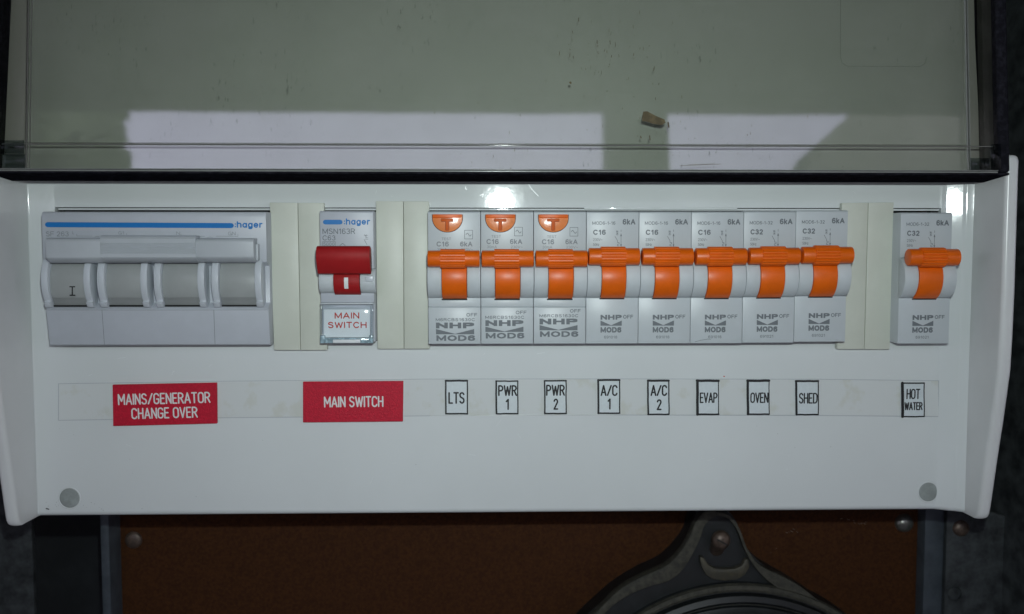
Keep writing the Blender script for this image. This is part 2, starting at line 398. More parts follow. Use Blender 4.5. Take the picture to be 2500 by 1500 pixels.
def engrave(bm, s, x0, z0, x1, z1, h, w, rot=0.0, T=G, gap=0.20, cap=True):
    tot = sum(T[c][0] for c in s) + gap * (len(s) - 1)
    ys = [b for c in s for pl in T[c][1] for a, b in pl] or [0, 1]
    y0, y1 = min(0, min(ys)) , max(ys)
    if T is G: y0, y1 = 0, 1
    hh = ((z1 - z0) - w) / max(.05, (y1 - y0)); sx = ((x1 - x0) - w) / max(tot, .01)
    if tot < .01: sx = 1
    cx, cz = (x0 + x1) / 2, (z0 + z1) / 2; c, sn = math.cos(rot), math.sin(rot); u = 0
    for ch in s:
        gw, st = T[ch]
        for pl in st:
            q = []
            for a, b in pl:
                dx = (u + a) * sx - tot * sx / 2; dz = (b - (y0 + y1) / 2) * hh
                q.append((cx + dx * c - dz * sn, cz + dx * sn + dz * c))
            stroke(bm, q, w, h, cap)
        u += gw + gap
def put_text(bm, s, x0, z0, x1, z1, h, bold=0.0, rot=0.0):
    if abs(rot - R(90)) < .01:      # sideways: fit the turned box
        cx, cz = (x0 + x1) / 2, (z0 + z1) / 2; a, b = (z1 - z0) / 2, (x1 - x0) / 2
        engrave(bm, s, cx - a, cz - b, cx + a, cz + b, h - .02, .13 * 2 * b, rot, F, .2)
        return
    k = .115 + bold * 2.6
    engrave(bm, s, x0, z0, x1, z1, h - .02, (z1 - z0) * k, rot, F, .22 + bold * 2.4, 'sq' if bold > .04 else True)
def tpx(bm, s, px0, py0, px1, py1, h, bold=0.0, rot=0.0, M=None, xs=1.0):
    """write s in the box px0..px1, py0..py1 of the photograph's pixels, at height h"""
    a = pt(px0, py1, h, M); b = pt(px1, py0, h, M)
    if xs == 1.0:
        put_text(bm, s, a[0], a[2], b[0], b[2], h + 0.02, bold, rot); return
    # wide faces: drawn narrow, then stretched sideways so upright strokes grow broader
    bm.verts.ensure_lookup_table(); n0 = len(bm.verts); c = (a[0] + b[0]) / 2; hw = (b[0] - a[0]) / 2 / xs
    put_text(bm, s, c - hw, a[2], c + hw, b[2], h + 0.02, bold, rot)
    bm.verts.ensure_lookup_table(); cl = (c - ORG[0]) * MM
    for v in bm.verts[n0:]: v.co.x = cl + (v.co.x - cl) * xs
def epx(bm, s, px0, py0, px1, py1, h, wpx, rot=0.0):
    a = pt(px0, py1, h); b = pt(px1, py0, h)
    engrave(bm, s, a[0], a[2], b[0], b[2], h, wpx / 7.0, rot)

# ================================================================== METER BOX (setting behind)
HB = -62.0   # face of the brown board
ORG[:] = [0, 0, 0]
bxl, bxr = X(250, 1380, HB), X(2262, 1380, HB)
box('meter_board', bxl, bxr, HB - 9, HB, -190, 150, M['board'], None, bv=0, kind='structure')
box('box_back', -260, 260, HB - 60, HB - 55, -220, 190, M['back'], None, bv=0, kind='structure')

def dome(name, px, py, rpx, h, m, parent, label=None, tall=0.5, slot=False):
    c = pt(px, py, h); r = abs(X(px + rpx, py, h) - c[0])
    prof = [(r * 1.0, h - 0.5)] + [(r * math.cos(t), h + tall * r * math.sin(t)) for t in [i * math.pi / 16 for i in range(8)]] + [(0, h + tall * r)]
    o = lathe_h(name, c[0], c[2], prof, m, parent, 28)
    if label: o['label'] = label
    if slot:
        bm = newbm(); stroke(bm, [(c[0] - r * .55, c[2] + r * .25), (c[0] + r * .5, c[2] - r * .35)], r * .14, h + tall * r - 0.02, cap=False)
        link('screw_slot', bm, M['dark'], o)
    return o

mb = bpy.data.objects['meter_board']
dome('screw', 2207, 1277, 22, HB + 0.3, M['zinc'], mb, 'dome head screw under the lower right corner of the white cover', 0.75)
dome('screw', 326, 1319, 21, HB + 0.3, M['rust'], mb, 'dull screw head under the lower left corner of the white cover', 0.4)
# a few scuffs on the board
bm = newbm()
random.seed(4)
for (cx, cy, n) in ((1660, 1312, 9), (1655, 1332, 7), (2100, 1277, 8), (1880, 1345, 2), (1925, 1295, 5), (2065, 1268, 4)):
    for i in range(n):
        x = cx + random.gauss(0, 9); y = cy + random.gauss(0, 4); L = random.uniform(2, 6)
        spx(bm, [(x, y), (x + L, y + random.uniform(-2, 3))], random.uniform(.8, 2.0), HB + 0.02)
link('scuff_marks', bm, mat('pale_scuff', (0.12, 0.085, 0.065), 0.8, 0.2), mb, kind='stuff')

# steel flange strips of the box, each side of the board
hs = HB + 7
sx0, sx1 = X(2256, 1380, hs), X(2307, 1380, hs)
box('steel_strip', sx0, sx1, HB - 12, hs, -200, 160, M['steel_l'], None, bv=0.8, kind='structure')
hp = HB + 10
px0 = X(2309, 1380, hp)
# right steel panel, upper edge slanting down to the right
zt0 = Z(2440, 1256, hp); zt1 = Z(2500, 1276, hp)
slope = (zt1 - zt0) / (X(2500, 1276, hp) - X(2440, 1256, hp))
xe = px0 + 60
plate('right_steel_panel', [(px0, -200), (xe, -200), (xe, zt0 + slope * (xe - X(2440, 1256, hp))), (px0, zt0 + slope * (px0 - X(2440, 1256, hp)))], hp - 3, hp, M['steel'], None, bv=0.4, kind='structure')
rp = bpy.data.objects['right_steel_panel']
dome('rivet', 2346, 1290, 20, hp + 0.2, M['rust'], rp, 'rusty rivet on the steel panel beside the zinc screw', 0.6)
dome('rivet', 2330, 1450, 18, hp + 0.2, M['steel'], rp, 'flat dark rivet low on the steel panel', 0.3)
# right side wall of the box, seen past the cover
def wall_side(name, xa, ha, xb, hb, m):
    bm = newbm()
    add_plate(bm, [(0, 0), (1, 0), (1, 1), (0, 1)], 0, 1)
    bm.free(); bm = newbm()
    v = [bm.verts.new(P(x, h, z)) for x, h, z in ((xa, ha, -220), (xb, hb, -220), (xb, hb, 200), (xa, ha, 200))]
    v2 = [bm.verts.new(P(x + (4 if xa > 0 else -4), h, z)) for x, h, z in ((xa, ha, -220), (xb, hb, -220), (xb, hb, 200), (xa, ha, 200))]
    bm.faces.new(v); bm.faces.new(v2[::-1])
    for i in range(4): bm.faces.new((v[i], v[(i + 1) % 4], v2[(i + 1) % 4], v2[i]))
    bmesh.ops.recalc_face_normals(bm, faces=bm.faces[:])
    return link(name, bm, m, None, kind='structure')
wall_side('right_side_wall', 216, -70, 228, 20, M['steel'])
wall_side('left_side_wall', -212, -70, -226, 20, M['steel'])
# left: recess and steel strip
hl = HB + 12
box('left_steel_strip', X(246, 1380, hl), X(268, 1380, hl), HB - 12, hl, -200, 160, M['steel_l'], None, bv=0.8, kind='structure')
box('left_steel_panel', X(-220, 1380, hp), X(80, 1380, hp), hp - 3, hp, -200, 160, M['steel'], None, bv=0.6, kind='structure')

# ================================================================== OLD METER at the bottom
hm = -46.0
mc = pt(1800, 1873, hm)
kpx = (pt(1900, 1450, hm)[0] - pt(1800, 1450, hm)[0]) / 100.0      # mm per photo pixel there
ORG[:] = [mc[0], HB, mc[2]]
meter = thing('electricity_meter', 'old round black electricity meter hung by a dusty eared bracket on the brown board', 'electricity meter', (mc[0] * MM, -HB * MM, mc[2] * MM))
lathe_h('meter_case', mc[0], mc[2], [(0, HB + .2), (455 * kpx, HB + .2), (455 * kpx, hm - 3), (450 * kpx, hm - 1), (440 * kpx, hm), (438 * kpx, hm)], M['bakelite'], meter, 96)
lathe_h('dusty_ring', mc[0], mc[2], [(441 * kpx, hm - 2), (441 * kpx, hm + .6), (447 * kpx, hm + 1.2), (456 * kpx, hm + .8), (459 * kpx, hm - 1)], M['dusty'], meter, 96)
lathe_h('black_ring', mc[0], mc[2], [(438 * kpx, hm - 1), (436 * kpx, hm + 3.5), (424 * kpx, hm + 4.5), (420 * kpx, hm + 4.0), (418 * kpx, hm + 1.5)], M['bakelite'], meter, 96)
lathe_h('bright_trim', mc[0], mc[2], [(418.5 * kpx, hm + 4.2), (417.5 * kpx, hm + 4.8), (416 * kpx, hm + 4.3)], mat('steel_trim', (0.12, .12, .11), 0.35, 0.5, metal=.4), meter, 128)
lathe_h('meter_dome', mc[0], mc[2], [(416 * kpx, hm + 1), (410 * kpx, hm + 4), (400 * kpx, hm + 5), (393 * kpx, hm + 6.4), (385 * kpx, hm + 5.6), (250 * kpx, hm + 4), (0, hm + 4)], M['bakelite'], meter, 96)
lathe_h('dome_bead', mc[0], mc[2], [(398 * kpx, hm + 5.2), (394 * kpx, hm + 7.2), (388 * kpx, hm + 7.0), (384 * kpx, hm + 5.7)], M['dusty'], meter, 96)
ear = [(1462, 1489), (1513, 1446), (1570, 1412), (1612, 1393), (1640, 1373), (1666, 1345), (1686, 1315), (1697, 1279), (1708, 1259), (1730, 1246), (1768, 1247),
       (1796, 1268), (1810, 1294), (1819, 1324), (1841, 1361), (1875, 1392), (1909, 1412), (1952, 1438), (1994, 1466), (2028, 1493)]
def smooth(pts, k=4):
    out = []; n = len(pts); D_ = len(pts[0])
    for i in range(n - 1):
        p0, p1, p2, p3 = pts[max(0, i - 1)], pts[i], pts[i + 1], pts[min(n - 1, i + 2)]
        for j in range(k):
            t = j / k
            out.append(tuple(.5 * (2 * p1[d] + (p2[d] - p0[d]) * t + (2 * p0[d] - 5 * p1[d] + 4 * p2[d] - p3[d]) * t * t + (3 * p1[d] - p0[d] - 3 * p2[d] + p3[d]) * t ** 3) for d in range(D_)))
    return out + [tuple(pts[-1])]
ear = smooth([(1352, 1660), (1368, 1600), (1405, 1545)] + ear + [(2078, 1540), (2120, 1600), (2140, 1660)])
ep = [pt(x, y, hm) for x, y in ear]
plate('mounting_ear', [(p[0], p[2]) for p in ep] + [(ep[-1][0], ep[-1][2] - 20), (ep[0][0], ep[0][2] - 20)], HB + .2, hm - 5, M['bakelite'], meter, bv=0)
# raised rims of the ear
def ribbon(name, pts, h0, h1, m, parent, bv=0.8):
    """pts: (px, py, width px) centre line"""
    pts = smooth(pts)
    L, Rr = [], []
    for i, (x, y, w) in enumerate(pts):
        a = pts[max(0, i - 1)]; b = pts[min(len(pts) - 1, i + 1)]
        dx, dy = b[0] - a[0], b[1] - a[1]; l = math.hypot(dx, dy); nx, ny = -dy / l * w / 2, dx / l * w / 2
        p = pt(x + nx, y + ny, h1); q = pt(x - nx, y - ny, h1); L.append((p[0], p[2])); Rr.append((q[0], q[2]))
    return plate(name, L + Rr[::-1], h0, h1, m, parent, bv=bv, seg=2)
ribbon('ear_rim', [(1385, 1620, 16), (1425, 1545, 16), (1478, 1485, 16), (1525, 1446, 22), (1578, 1420, 28), (1625, 1403, 34), (1655, 1380, 32), (1680, 1345, 26), (1698, 1310, 24), (1708, 1283, 22), (1724, 1262, 22), (1748, 1254, 14)], hm - 5.2, hm, M['dusty'], meter)
ribbon('ear_rim', [(1748, 1254, 8), (1775, 1261, 8), (1795, 1280, 7), (1808, 1305, 6), (1820, 1338, 6), (1842, 1375, 9), (1872, 1402, 20), (1905, 1422, 30), (1945, 1444, 28), (1985, 1468, 18), (2022, 1493, 8), (2070, 1545, 8)], hm - 5.2, hm, M['dusty'], meter)
# U-shaped washer foot and the hanging screw
ua = [(1709, 1361), (1712, 1382), (1722, 1403), (1740, 1415), (1770, 1419), (1800, 1416), (1820, 1404), (1830, 1385), (1829, 1366), (1820, 1366), (1812, 1382), (1795, 1389), (1770, 1391), (1746, 1389), (1730, 1380), (1720, 1363)]
up = [pt(x, y, hm - 2) for x, y in ua]
plate('washer_foot', [(p[0], p[2]) for p in up], hm - 5.3, hm - 2, M['washer'], meter, bv=0.5)
sc = pt(1760, 1318, hm + 2); sl = pt(1752, 1368, hm - 4)
ORG[:] = [sc[0], hm, sc[2]]
hs_ = thing('hanging_screw', 'rusty round head screw holding the old meter by its ear', 'screw', (sc[0] * MM, -hm * MM, sc[2] * MM))
r = 23 * kpx
dome('screw_head', 1760, 1318, 23, hm + 2, M['rust'], hs_, None, 0.75, slot=True)
bm = newbm()
n = 20; ra = []; rb = []
for k in range(n):
    a = 2 * math.pi * k / n
    ra.append(bm.verts.new(P(sc[0] + r * .92 * math.cos(a), hm + 1.8, sc[2] + r * .92 * math.sin(a))))
    rb.append(bm.verts.new(P(sl[0] + r * .7 * math.cos(a), hm - 10, sl[2] + r * .7 * math.sin(a))))
for k in range(n): bm.faces.new((ra[k], ra[(k + 1) % n], rb[(k + 1) % n], rb[k]))
link('screw_shank', bm, M['rust'], hs_, smooth=True)

# ================================================================== WHITE COVER
ORG[:] = [0, 0, 0]
XL = X(66, 450, 0); XR = X(2364, 450, 0)
ZB = Z(1218, 1254, 0); ZT = Z(1218, 405, 0)
cover = thing('enclosure_cover', 'glossy white switchboard cover with raised side cheeks and a long cut-out for breakers', 'switchboard cover', (0, 0, 0))
cx0, cx1 = X(134, 512, 0), X(2318, 512, 0)
cz1 = Z(700, 507, 0); cz0 = Z(1200, 832, 0)
# face: cross-section along x with a cove at the right, and a rectangular opening
def face_panel():
    bm = newbm()
    ra = 0.6
    xs = [(XL, 3.0)]
    xs = []
    for i in range(7):
        t = math.pi / 2 * (1 - i / 6); xs.append((XL + ra - ra * math.sin(t), ra - ra * math.cos(t)))
    xs += [(cx0, 0), (-120, 0), (-60, 0), (0, 0), (60, 0), (120, 0)]
    rr_ = 3.0; xr = XR - 9.2; tm = R(25.7)
    xs += [(min(cx1, xr - 0.3), 0)]
    for i in range(5):
        t = tm * i / 4; xs.append((xr + rr_ * math.sin(t), rr_ - rr_ * math.cos(t)))
    hx = rr_ - rr_ * math.cos(tm); xa = xr + rr_ * math.sin(tm); sl_ = math.tan(tm)
    xs += [(xa + .25, hx + .25 * sl_), (xa + 4.75, hx + 4.75 * sl_), (xa + 5.0, hx + 5.0 * sl_), (xa + 5.4, hx + 5.0 * sl_ + .05), (xa + 6.2, hx + 5.0 * sl_ + .50), (XR + .4, hx + (XR + .4 - xa) * sl_)]
    rows = [(ZT, 0), (cz1, 0), (cz0, 0), (Z(1218, 1100, 0), 0), (ZB + 2.0, 0)]
    for i in range(1, 6):
        t = math.pi / 2 * i / 5; rows.append((ZB + 2.0 - 2.0 * math.sin(t), -(2.0 - 2.0 * math.cos(t))))
    rows.append((ZB, -22))
    grid = [[bm.verts.new(P(x, h + dh, z)) for x, h in xs] for z, dh in rows]
    i0 = 7; i1 = xs.index((min(cx1, xr - 0.3), 0))
    for a in range(len(rows) - 1):
        for b in range(len(xs) - 1):
            if a == 1 and i0 <= b < i1: continue
            bm.faces.new((grid[a][b], grid[a + 1][b], grid[a + 1][b + 1], grid[a][b + 1]))
    # lip of the opening, turned inward
    def wall(p, q):
        v = [bm.verts.new(P(p[0], 0, p[1])), bm.verts.new(P(q[0], 0, q[1])), bm.verts.new(P(q[0], -2.5, q[1])), bm.verts.new(P(p[0], -2.5, p[1]))]
        bm.faces.new(v)
    xr_ = xs[i1][0]
    wall((cx0, cz1), (xr_, cz1)); wall((cx0, cz0), (xr_, cz0)); wall((cx0, cz1), (cx0, cz0)); wall((xr_, cz1), (xr_, cz0))
    bmesh.ops.remove_doubles(bm, verts=bm.verts[:], dist=1e-6)
    bmesh.ops.recalc_face_normals(bm, faces=bm.faces[:])
    return bm, xr_
bm, XCR = face_panel()
link('face_panel', bm, M['panel'], cover, smooth=True)
box('interior', XL - 2, XR + 2, -45, -44, -100, 60, M['dark'], cover, bv=0)

def rim_h(z):
    """height of the cheek rim above the panel at height z (mm)"""
    tab = [(-97.5, 12.0), (-92, 13.4), (-85, 14.8), (-72, 17.2), (-60, 19.8), (-41, 23.2), (-20, 23.9), (22, 23.6), (60, 23.6)]
    for (a, ha), (b, hb) in zip(tab, tab[1:]):
        if z <= b: return ha + (hb - ha) * max(0, (z - a)) / (b - a)
    return tab[-1][1]
def cheek(sign, x0, ztop, label):
    bm = newbm(); rows = []
    zs = [ZB + .05, ZB + .4, ZB + 1.0, ZB + 2.2, ZB + 4, ZB + 8, -78, -70, -62, -52, -42, -30, -15, 0, 12, 22, ztop - 4, ztop - 2.0, ztop - 0.8, ztop - 0.2, ztop]
    W = 5.2
    for i, z in enumerate(zs):
        e = 0
        if z - ZB < 2.2: e = 2.2 - math.sqrt(max(0, 2.2 ** 2 - (2.2 - (z - ZB)) ** 2))
        if ztop - z < 2.0: e = 2.0 - math.sqrt(max(0, 4 - (2.0 - (ztop - z)) ** 2))
        h = rim_h(z) - e * .7; rr = 1.5
        sec = [(0.0 + 0.1 * e, -1), (0.25 + .1 * e, h * .35), (0.5 + .1 * e, h * .7), (0.7, h - rr * 1.2)]
        for k in range(5):
            t = math.pi / 2 * k / 4; sec.append((0.7 + rr - rr * math.cos(t), h - rr + rr * math.sin(t)))
        for k in range(5):
            t = math.pi / 2 * k / 4; sec.append((W - rr - e * .5 + rr * math.sin(t), h - rr + rr * math.cos(t)))
        sec += [(W + .1 - e * .5, h - 8), (W + .3 - e * .3, -40)]
        rows.append([bm.verts.new(P(x0 + sign * a, b, z)) for a, b in sec])
    for a, b in zip(rows, rows[1:]):
        for k in range(len(a) - 1): bm.faces.new((a[k], a[k + 1], b[k + 1], b[k]))
    bm.faces.new(rows[0]); bm.faces.new(rows[-1][::-1])
    bmesh.ops.recalc_face_normals(bm, faces=bm.faces[:])
    o = link('side_cheek', bm, M['cheek'], cover, smooth=True); o['label'] = label
    return o
cheek(1, XR, Z(2475, 378, 23.5), 'right raised cheek with a rounded top beside the lid')
cheek(-1, XL, Z(2475, 378, 23.5), 'left raised cheek cut by the photo edge')
# screw caps
for (px, py, r_) in ((169.8, 1216.4, 24.5), (2266.4, 1201.6, 24)):
    c = pt(px, py, 0); rm = r_ / 6.87
    o = lathe_h('screw_cap', c[0], c[2], [(0, .10), (rm * .10, .06), (rm * .85, .22), (rm * .95, .10), (rm, -.02)], M['cap'], cover, 36)
    lathe_h('cap_rim', c[0], c[2], [(rm, .02), (rm * 1.03, .16), (rm * 1.09, .16), (rm * 1.14, -.01)], M['panel'], o, 36)
# small pen and dirt marks
bm = newbm()
spx(bm, [(2291.5, 1085.5), (2295, 1083.5), (2300.5, 1084.0)], 2.0, 0.0)
link('pen_tick', bm, M['black'], cover)
bm = newbm()
spx(bm, [(2320, 1231), (2321, 1232.5)], 1.6, 0.0)
spx(bm, [(113, 1242), (119, 1243.5)], 3, 0.0)
spx(bm, [(2336, 1068), (2337, 1069)], 1.2, 0.0)
random.seed(78)
for i in range(34):
    x = random.gauss(200, 90) if i % 3 else random.uniform(130, 2300); y = random.gauss(1235, 9) if i % 3 else random.uniform(1040, 1240)
    spx(bm, [(x, min(y, 1246)), (x + random.uniform(.3, 1.6), min(y, 1246) + random.uniform(-.5, .5))], random.uniform(.35, .9), 0.0)
link('dark_specks', bm, M['black'], cover, kind='stuff')
bm = newbm(); spx(bm, [(1767, 919), (1768.5, 919.6)], 2.6, 0.0); link('red_dot', bm, M['redprint'], cover)
bm = newbm()
spx(bm, [(1290, 450), (1298, 462), (1314, 479)], .9, 0.0); spx(bm, [(1137, 456), (1136, 461), (1140, 463)], 1.2, 0)
spx(bm, [(1312, 864), (1330, 861)], 1.0, 0.0); spx(bm, [(1172, 478), (1180, 474), (1178, 482)], 1.0, 0)
random.seed(77)
for i in range(46):
    x = random.uniform(120, 2300); y = random.choice((random.uniform(865, 920), random.uniform(1035, 1235), random.uniform(452, 500), random.uniform(1040, 1235)))
    a = random.gauss(-.3, .5); L = random.choice((2, 3, 5, 8, 16)) * random.uniform(.6, 1.3)
    spx(bm, [(x, y), (x + L * math.cos(a), y + L * math.sin(a))], random.uniform(.3, .7), 0, cap=False)
link('fine_scratches', bm, mat('pale_scratch', (.80, .84, .84), .25, .6), cover, kind='stuff')
# cut-out ledge left above the breakers (knock-out strip)
lz0, lz1 = Z(400, 513.5, 0), Z(400, 506.8, 0)
box('cutout_ledge', X(140, 508, 0), XCR - .5, -1.6, -0.5, lz0, lz1 - .25, M['panel'], cover, bv=.15)
box('cutout_ledge', X(1426, 508, 0), X(1800, 508, 0), -.5, 0.25, lz0 + .4, lz1 + .25, M['panel'], cover, bv=.15)

# ================================================================== LABEL STRIP AND LABELS
def quad(pts, h): return [(pt(x, y, h)[0], pt(x, y, h)[2]) for x, y in pts]
so = pt(1200, 975, 0); ORG[:] = [so[0], 0, so[2]]
strip = thing('label_strip', 'long clear-edged white strip stuck below the breakers, carrying the circuit labels', 'label strip', (so[0] * MM, 0, so[2] * MM))
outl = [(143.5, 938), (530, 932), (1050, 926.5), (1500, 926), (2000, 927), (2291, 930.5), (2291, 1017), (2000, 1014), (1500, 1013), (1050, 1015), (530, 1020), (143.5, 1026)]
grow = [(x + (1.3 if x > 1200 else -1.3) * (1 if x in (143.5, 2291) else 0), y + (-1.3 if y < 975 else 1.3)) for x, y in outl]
plate('edge_shade', quad(grow, 0.0), 0.02, 0.10, M['hair'], strip)  # darker rim paints in the thin shade along the strip's edges
plate('strip_face', quad(outl, 0.2), 0.10, 0.24, M['strip'], strip, bv=0.05, seg=1)
zb_ = Z(1200, 1014.5, .2)
bm = newbm(); add_prism_x(bm, [(zb_ + .16 * math.cos(a), .24 + .16 * math.sin(a)) for a in [2 * math.pi * k / 12 for k in range(12)]], X(1050, 1015, 0), X(1500, 1013, 0))
link('glint_bead', bm, M['strip'], strip, smooth=True)  # bead added only to catch a flash glint on the lower edge
ORG[:] = [0, 0, 0]

def red_label(corners, lines, label):
    c = pt(sum(p[0] for p in corners) / 4, sum(p[1] for p in corners) / 4, 0); ORG[:] = [c[0], 0, c[2]]
    t = thing('engraved_label', label, 'label', (c[0] * MM, 0, c[2] * MM), 'red engraved labels')
    plate('label_plate', quad(corners, 1.3), 0.27, 1.3, M['redlabel'], t, bv=.12, seg=1)
    g = [(corners[0][0] - .5, corners[0][1] - .5), (corners[1][0] + 3, corners[1][1] + 1), (corners[2][0] + 3, corners[2][1] + 1), (corners[3][0] - .5, corners[3][1] + 1)]
    plate('label_backing', quad(g, .3), 0.245, 0.30, M['whitelabel'], t)
    bm = newbm()
    for s, x0, y0, x1, y1, rot in lines: epx(bm, s, x0, y0, x1, y1, 1.3, 3.6, rot)
    link('lettering', bm, M['letter_w'], t); ORG[:] = [0, 0, 0]
red_label([(274.5, 940), (529, 935), (530, 1034.5), (276, 1041)], [("MAINS/GENERATOR", 288, 959, 513, 987.5, R(1.2)), ("CHANGE OVER", 321, 994.5, 482, 1022.5, R(1.2))],
          'red engraved label reading MAINS/GENERATOR CHANGE OVER')
red_label([(739.5, 932.7), (984.6, 931), (983.5, 1029.7), (739.5, 1032)], [("MAIN SWITCH", 791, 967.5, 936, 995, R(.3))],
          'red engraved label reading MAIN SWITCH, below the red handled switch')

def white_label(x0, y0, x1, y1, lines, label, wl=3.2, wt=3.0, wr=2.6, wb=3.0):
    c = pt((x0 + x1) / 2, (y0 + y1) / 2, 0); ORG[:] = [c[0], 0, c[2]]
    t = thing('circuit_label', label, 'label', (c[0] * MM, 0, c[2] * MM), 'small white circuit labels')
    H = 1.1
    plate('label_plate', quad([(x0, y0), (x1, y0), (x1 + .5, y1), (x0 + .5, y1)], H), 0.245, H, M['whitelabel'], t, bv=.10, seg=1)
    bm = newbm(); j = lambda: random.uniform(-.5, .5)
    def side(a, b, w):
        pts = [(a[0] + (b[0] - a[0]) * i / 5 + j() * .8, a[1] + (b[1] - a[1]) * i / 5 + j() * .8) for i in range(6)]
        spx(bm, pts, w * 1.25, H)
    side((x0 + 1, y0 + 1), (x1 - 1, y0 + 1), wt); side((x0 + wl / 2 - .3, y0 + 1), (x0 + wl / 2 + .2, y1 - 1), wl)
    side((x1 - 1.0, y0 + 1), (x1 - .6, y1 - 1), wr); side((x0 + 1.5, y1 - 1), (x1 - .6, y1 - 1), wb)
    link('marker_border', bm, M['black'], t)
    bm = newbm()
    for s, a, b, c_, d, w in lines: epx(bm, s, a, b, c_, d, H, w)
    link('lettering', bm, M['black'], t); ORG[:] = [0, 0, 0]
random.seed(9)
white_label(1087, 929, 1142, 1011.5, [("LTS", 1094.5, 957.5, 1134.5, 986.5, 4)], 'white label reading LTS, leftmost of the small white ones', 3, 4)
white_label(1210, 930, 1265, 1011.5, [("PWR", 1216, 940.5, 1262, 967.5, 4), ("1", 1234.5, 974, 1242.5, 1001.5, 4)], 'white label reading PWR 1, beside the LTS label', 3.5, 3)
white_label(1328.5, 929, 1383, 1011, [("PWR", 1333, 939.5, 1379, 967, 4), ("2", 1351, 973.5, 1363, 1001, 4)], 'white label reading PWR 2, right of its power twin', 3, 3.2)
white_label(1459, 927.5, 1513.5, 1010, [("A/C", 1466, 940, 1508, 967.5, 4), ("1", 1483, 973, 1491, 1000.5, 4)], 'white label reading A/C 1, left of the two air conditioning ones', 4, 4)
white_label(1580.5, 929, 1634, 1013, [("A/C", 1588, 940, 1629, 967.5, 4), ("2", 1603, 975, 1615.5, 1002, 4)], 'white label reading A/C 2, beside the EVAP label', 3.6, 4.5)
white_label(1700, 929, 1755, 1013, [("EVAP", 1708, 958.5, 1752, 984.5, 3.4)], 'white label reading EVAP, with a thick marker border at its left', 5.5, 5, 2, 3.4)
white_label(1823.5, 929, 1878.5, 1012.5, [("OVEN", 1831.5, 958.5, 1876.5, 984.5, 3.4)], 'white label reading OVEN', 5, 5, 2, 3)
white_label(1942, 930, 1998.5, 1013.5, [("SHED", 1950, 959.5, 1996.5, 986, 3.4)], 'white label reading SHED', 4.4, 4.2, 2.4, 3)
white_label(2200.5, 935, 2257, 1018.5, [("HOT", 2212.5, 949.5, 2247, 975, 3.4), ("WATER", 2207.5, 982, 2252.5, 1002, 3.2)], 'white label reading HOT WATER, rightmost of the small white ones', 6, 3, 2.4, 2.6)

# ================================================================== BLANKING PLATES
def blank(tl, tr, br, bl, seamt, seamb, label, raised=0.0):
    h = 2.6
    c = pt((tl[0] + br[0]) / 2, (tl[1] + br[1]) / 2, 0); ORG[:] = [c[0], 0, c[2]]
    t = thing('blanking_plate', label, 'blanking plate', (c[0] * MM, 0, c[2] * MM), 'cream blanking plates between the breakers')
    g = .45
    a = plate('plate_half', quad([tl, (seamt - g, (tl[1] + tr[1]) / 2), (seamb - g, (bl[1] + br[1]) / 2), bl], h), 0.05, h, M['blank'], t, bv=.22)
    b = plate('plate_half', quad([(seamt + g, (tl[1] + tr[1]) / 2), tr, br, (seamb + g, (bl[1] + br[1]) / 2)], h), 0.05, h + raised, M['blank'], t, bv=.22)
    ORG[:] = [0, 0, 0]
blank((658.5, 495), (790.5, 496), (799, 855.5), (668.5, 855.5), 727, 734, 'cream blanking plate between the four-pole switch and the red handled switch')
blank((917.5, 491.5), (1047.5, 492), (1049.5, 852), (921.5, 852.5), 985, 986.5, 'cream blanking plate between the red handled switch and the first test-button breaker', .12)
blank((2056, 496), (2182, 494.5), (2172, 853.5), (2044, 853), 2120, 2110, 'cream blanking plate left of the lone hot water breaker', .12)

# ================================================================== SINGLE-POLE BREAKERS
H = 9.3
REF = 1495.5
def zref(py, h=H): return Z(REF, py, h)
zt, zb = zref(516.5), zref(839)
bulge = 4.7
def drum_arc(px, y0, y1, h, bul, n=14, grow=0.0, c=None):
    z0, z1 = Z(px, y0, h), Z(px, y1, h)          # top, bottom
    L = (z0 - z1) / 2; r = (L * L + bul * bul) / (2 * bul); th = math.asin(min(1, L / r))
    zc = (z0 + z1) / 2
    return arc(zc, h + bul - r, r + grow, th, -th, n), (zc, h + bul - r, r, th)

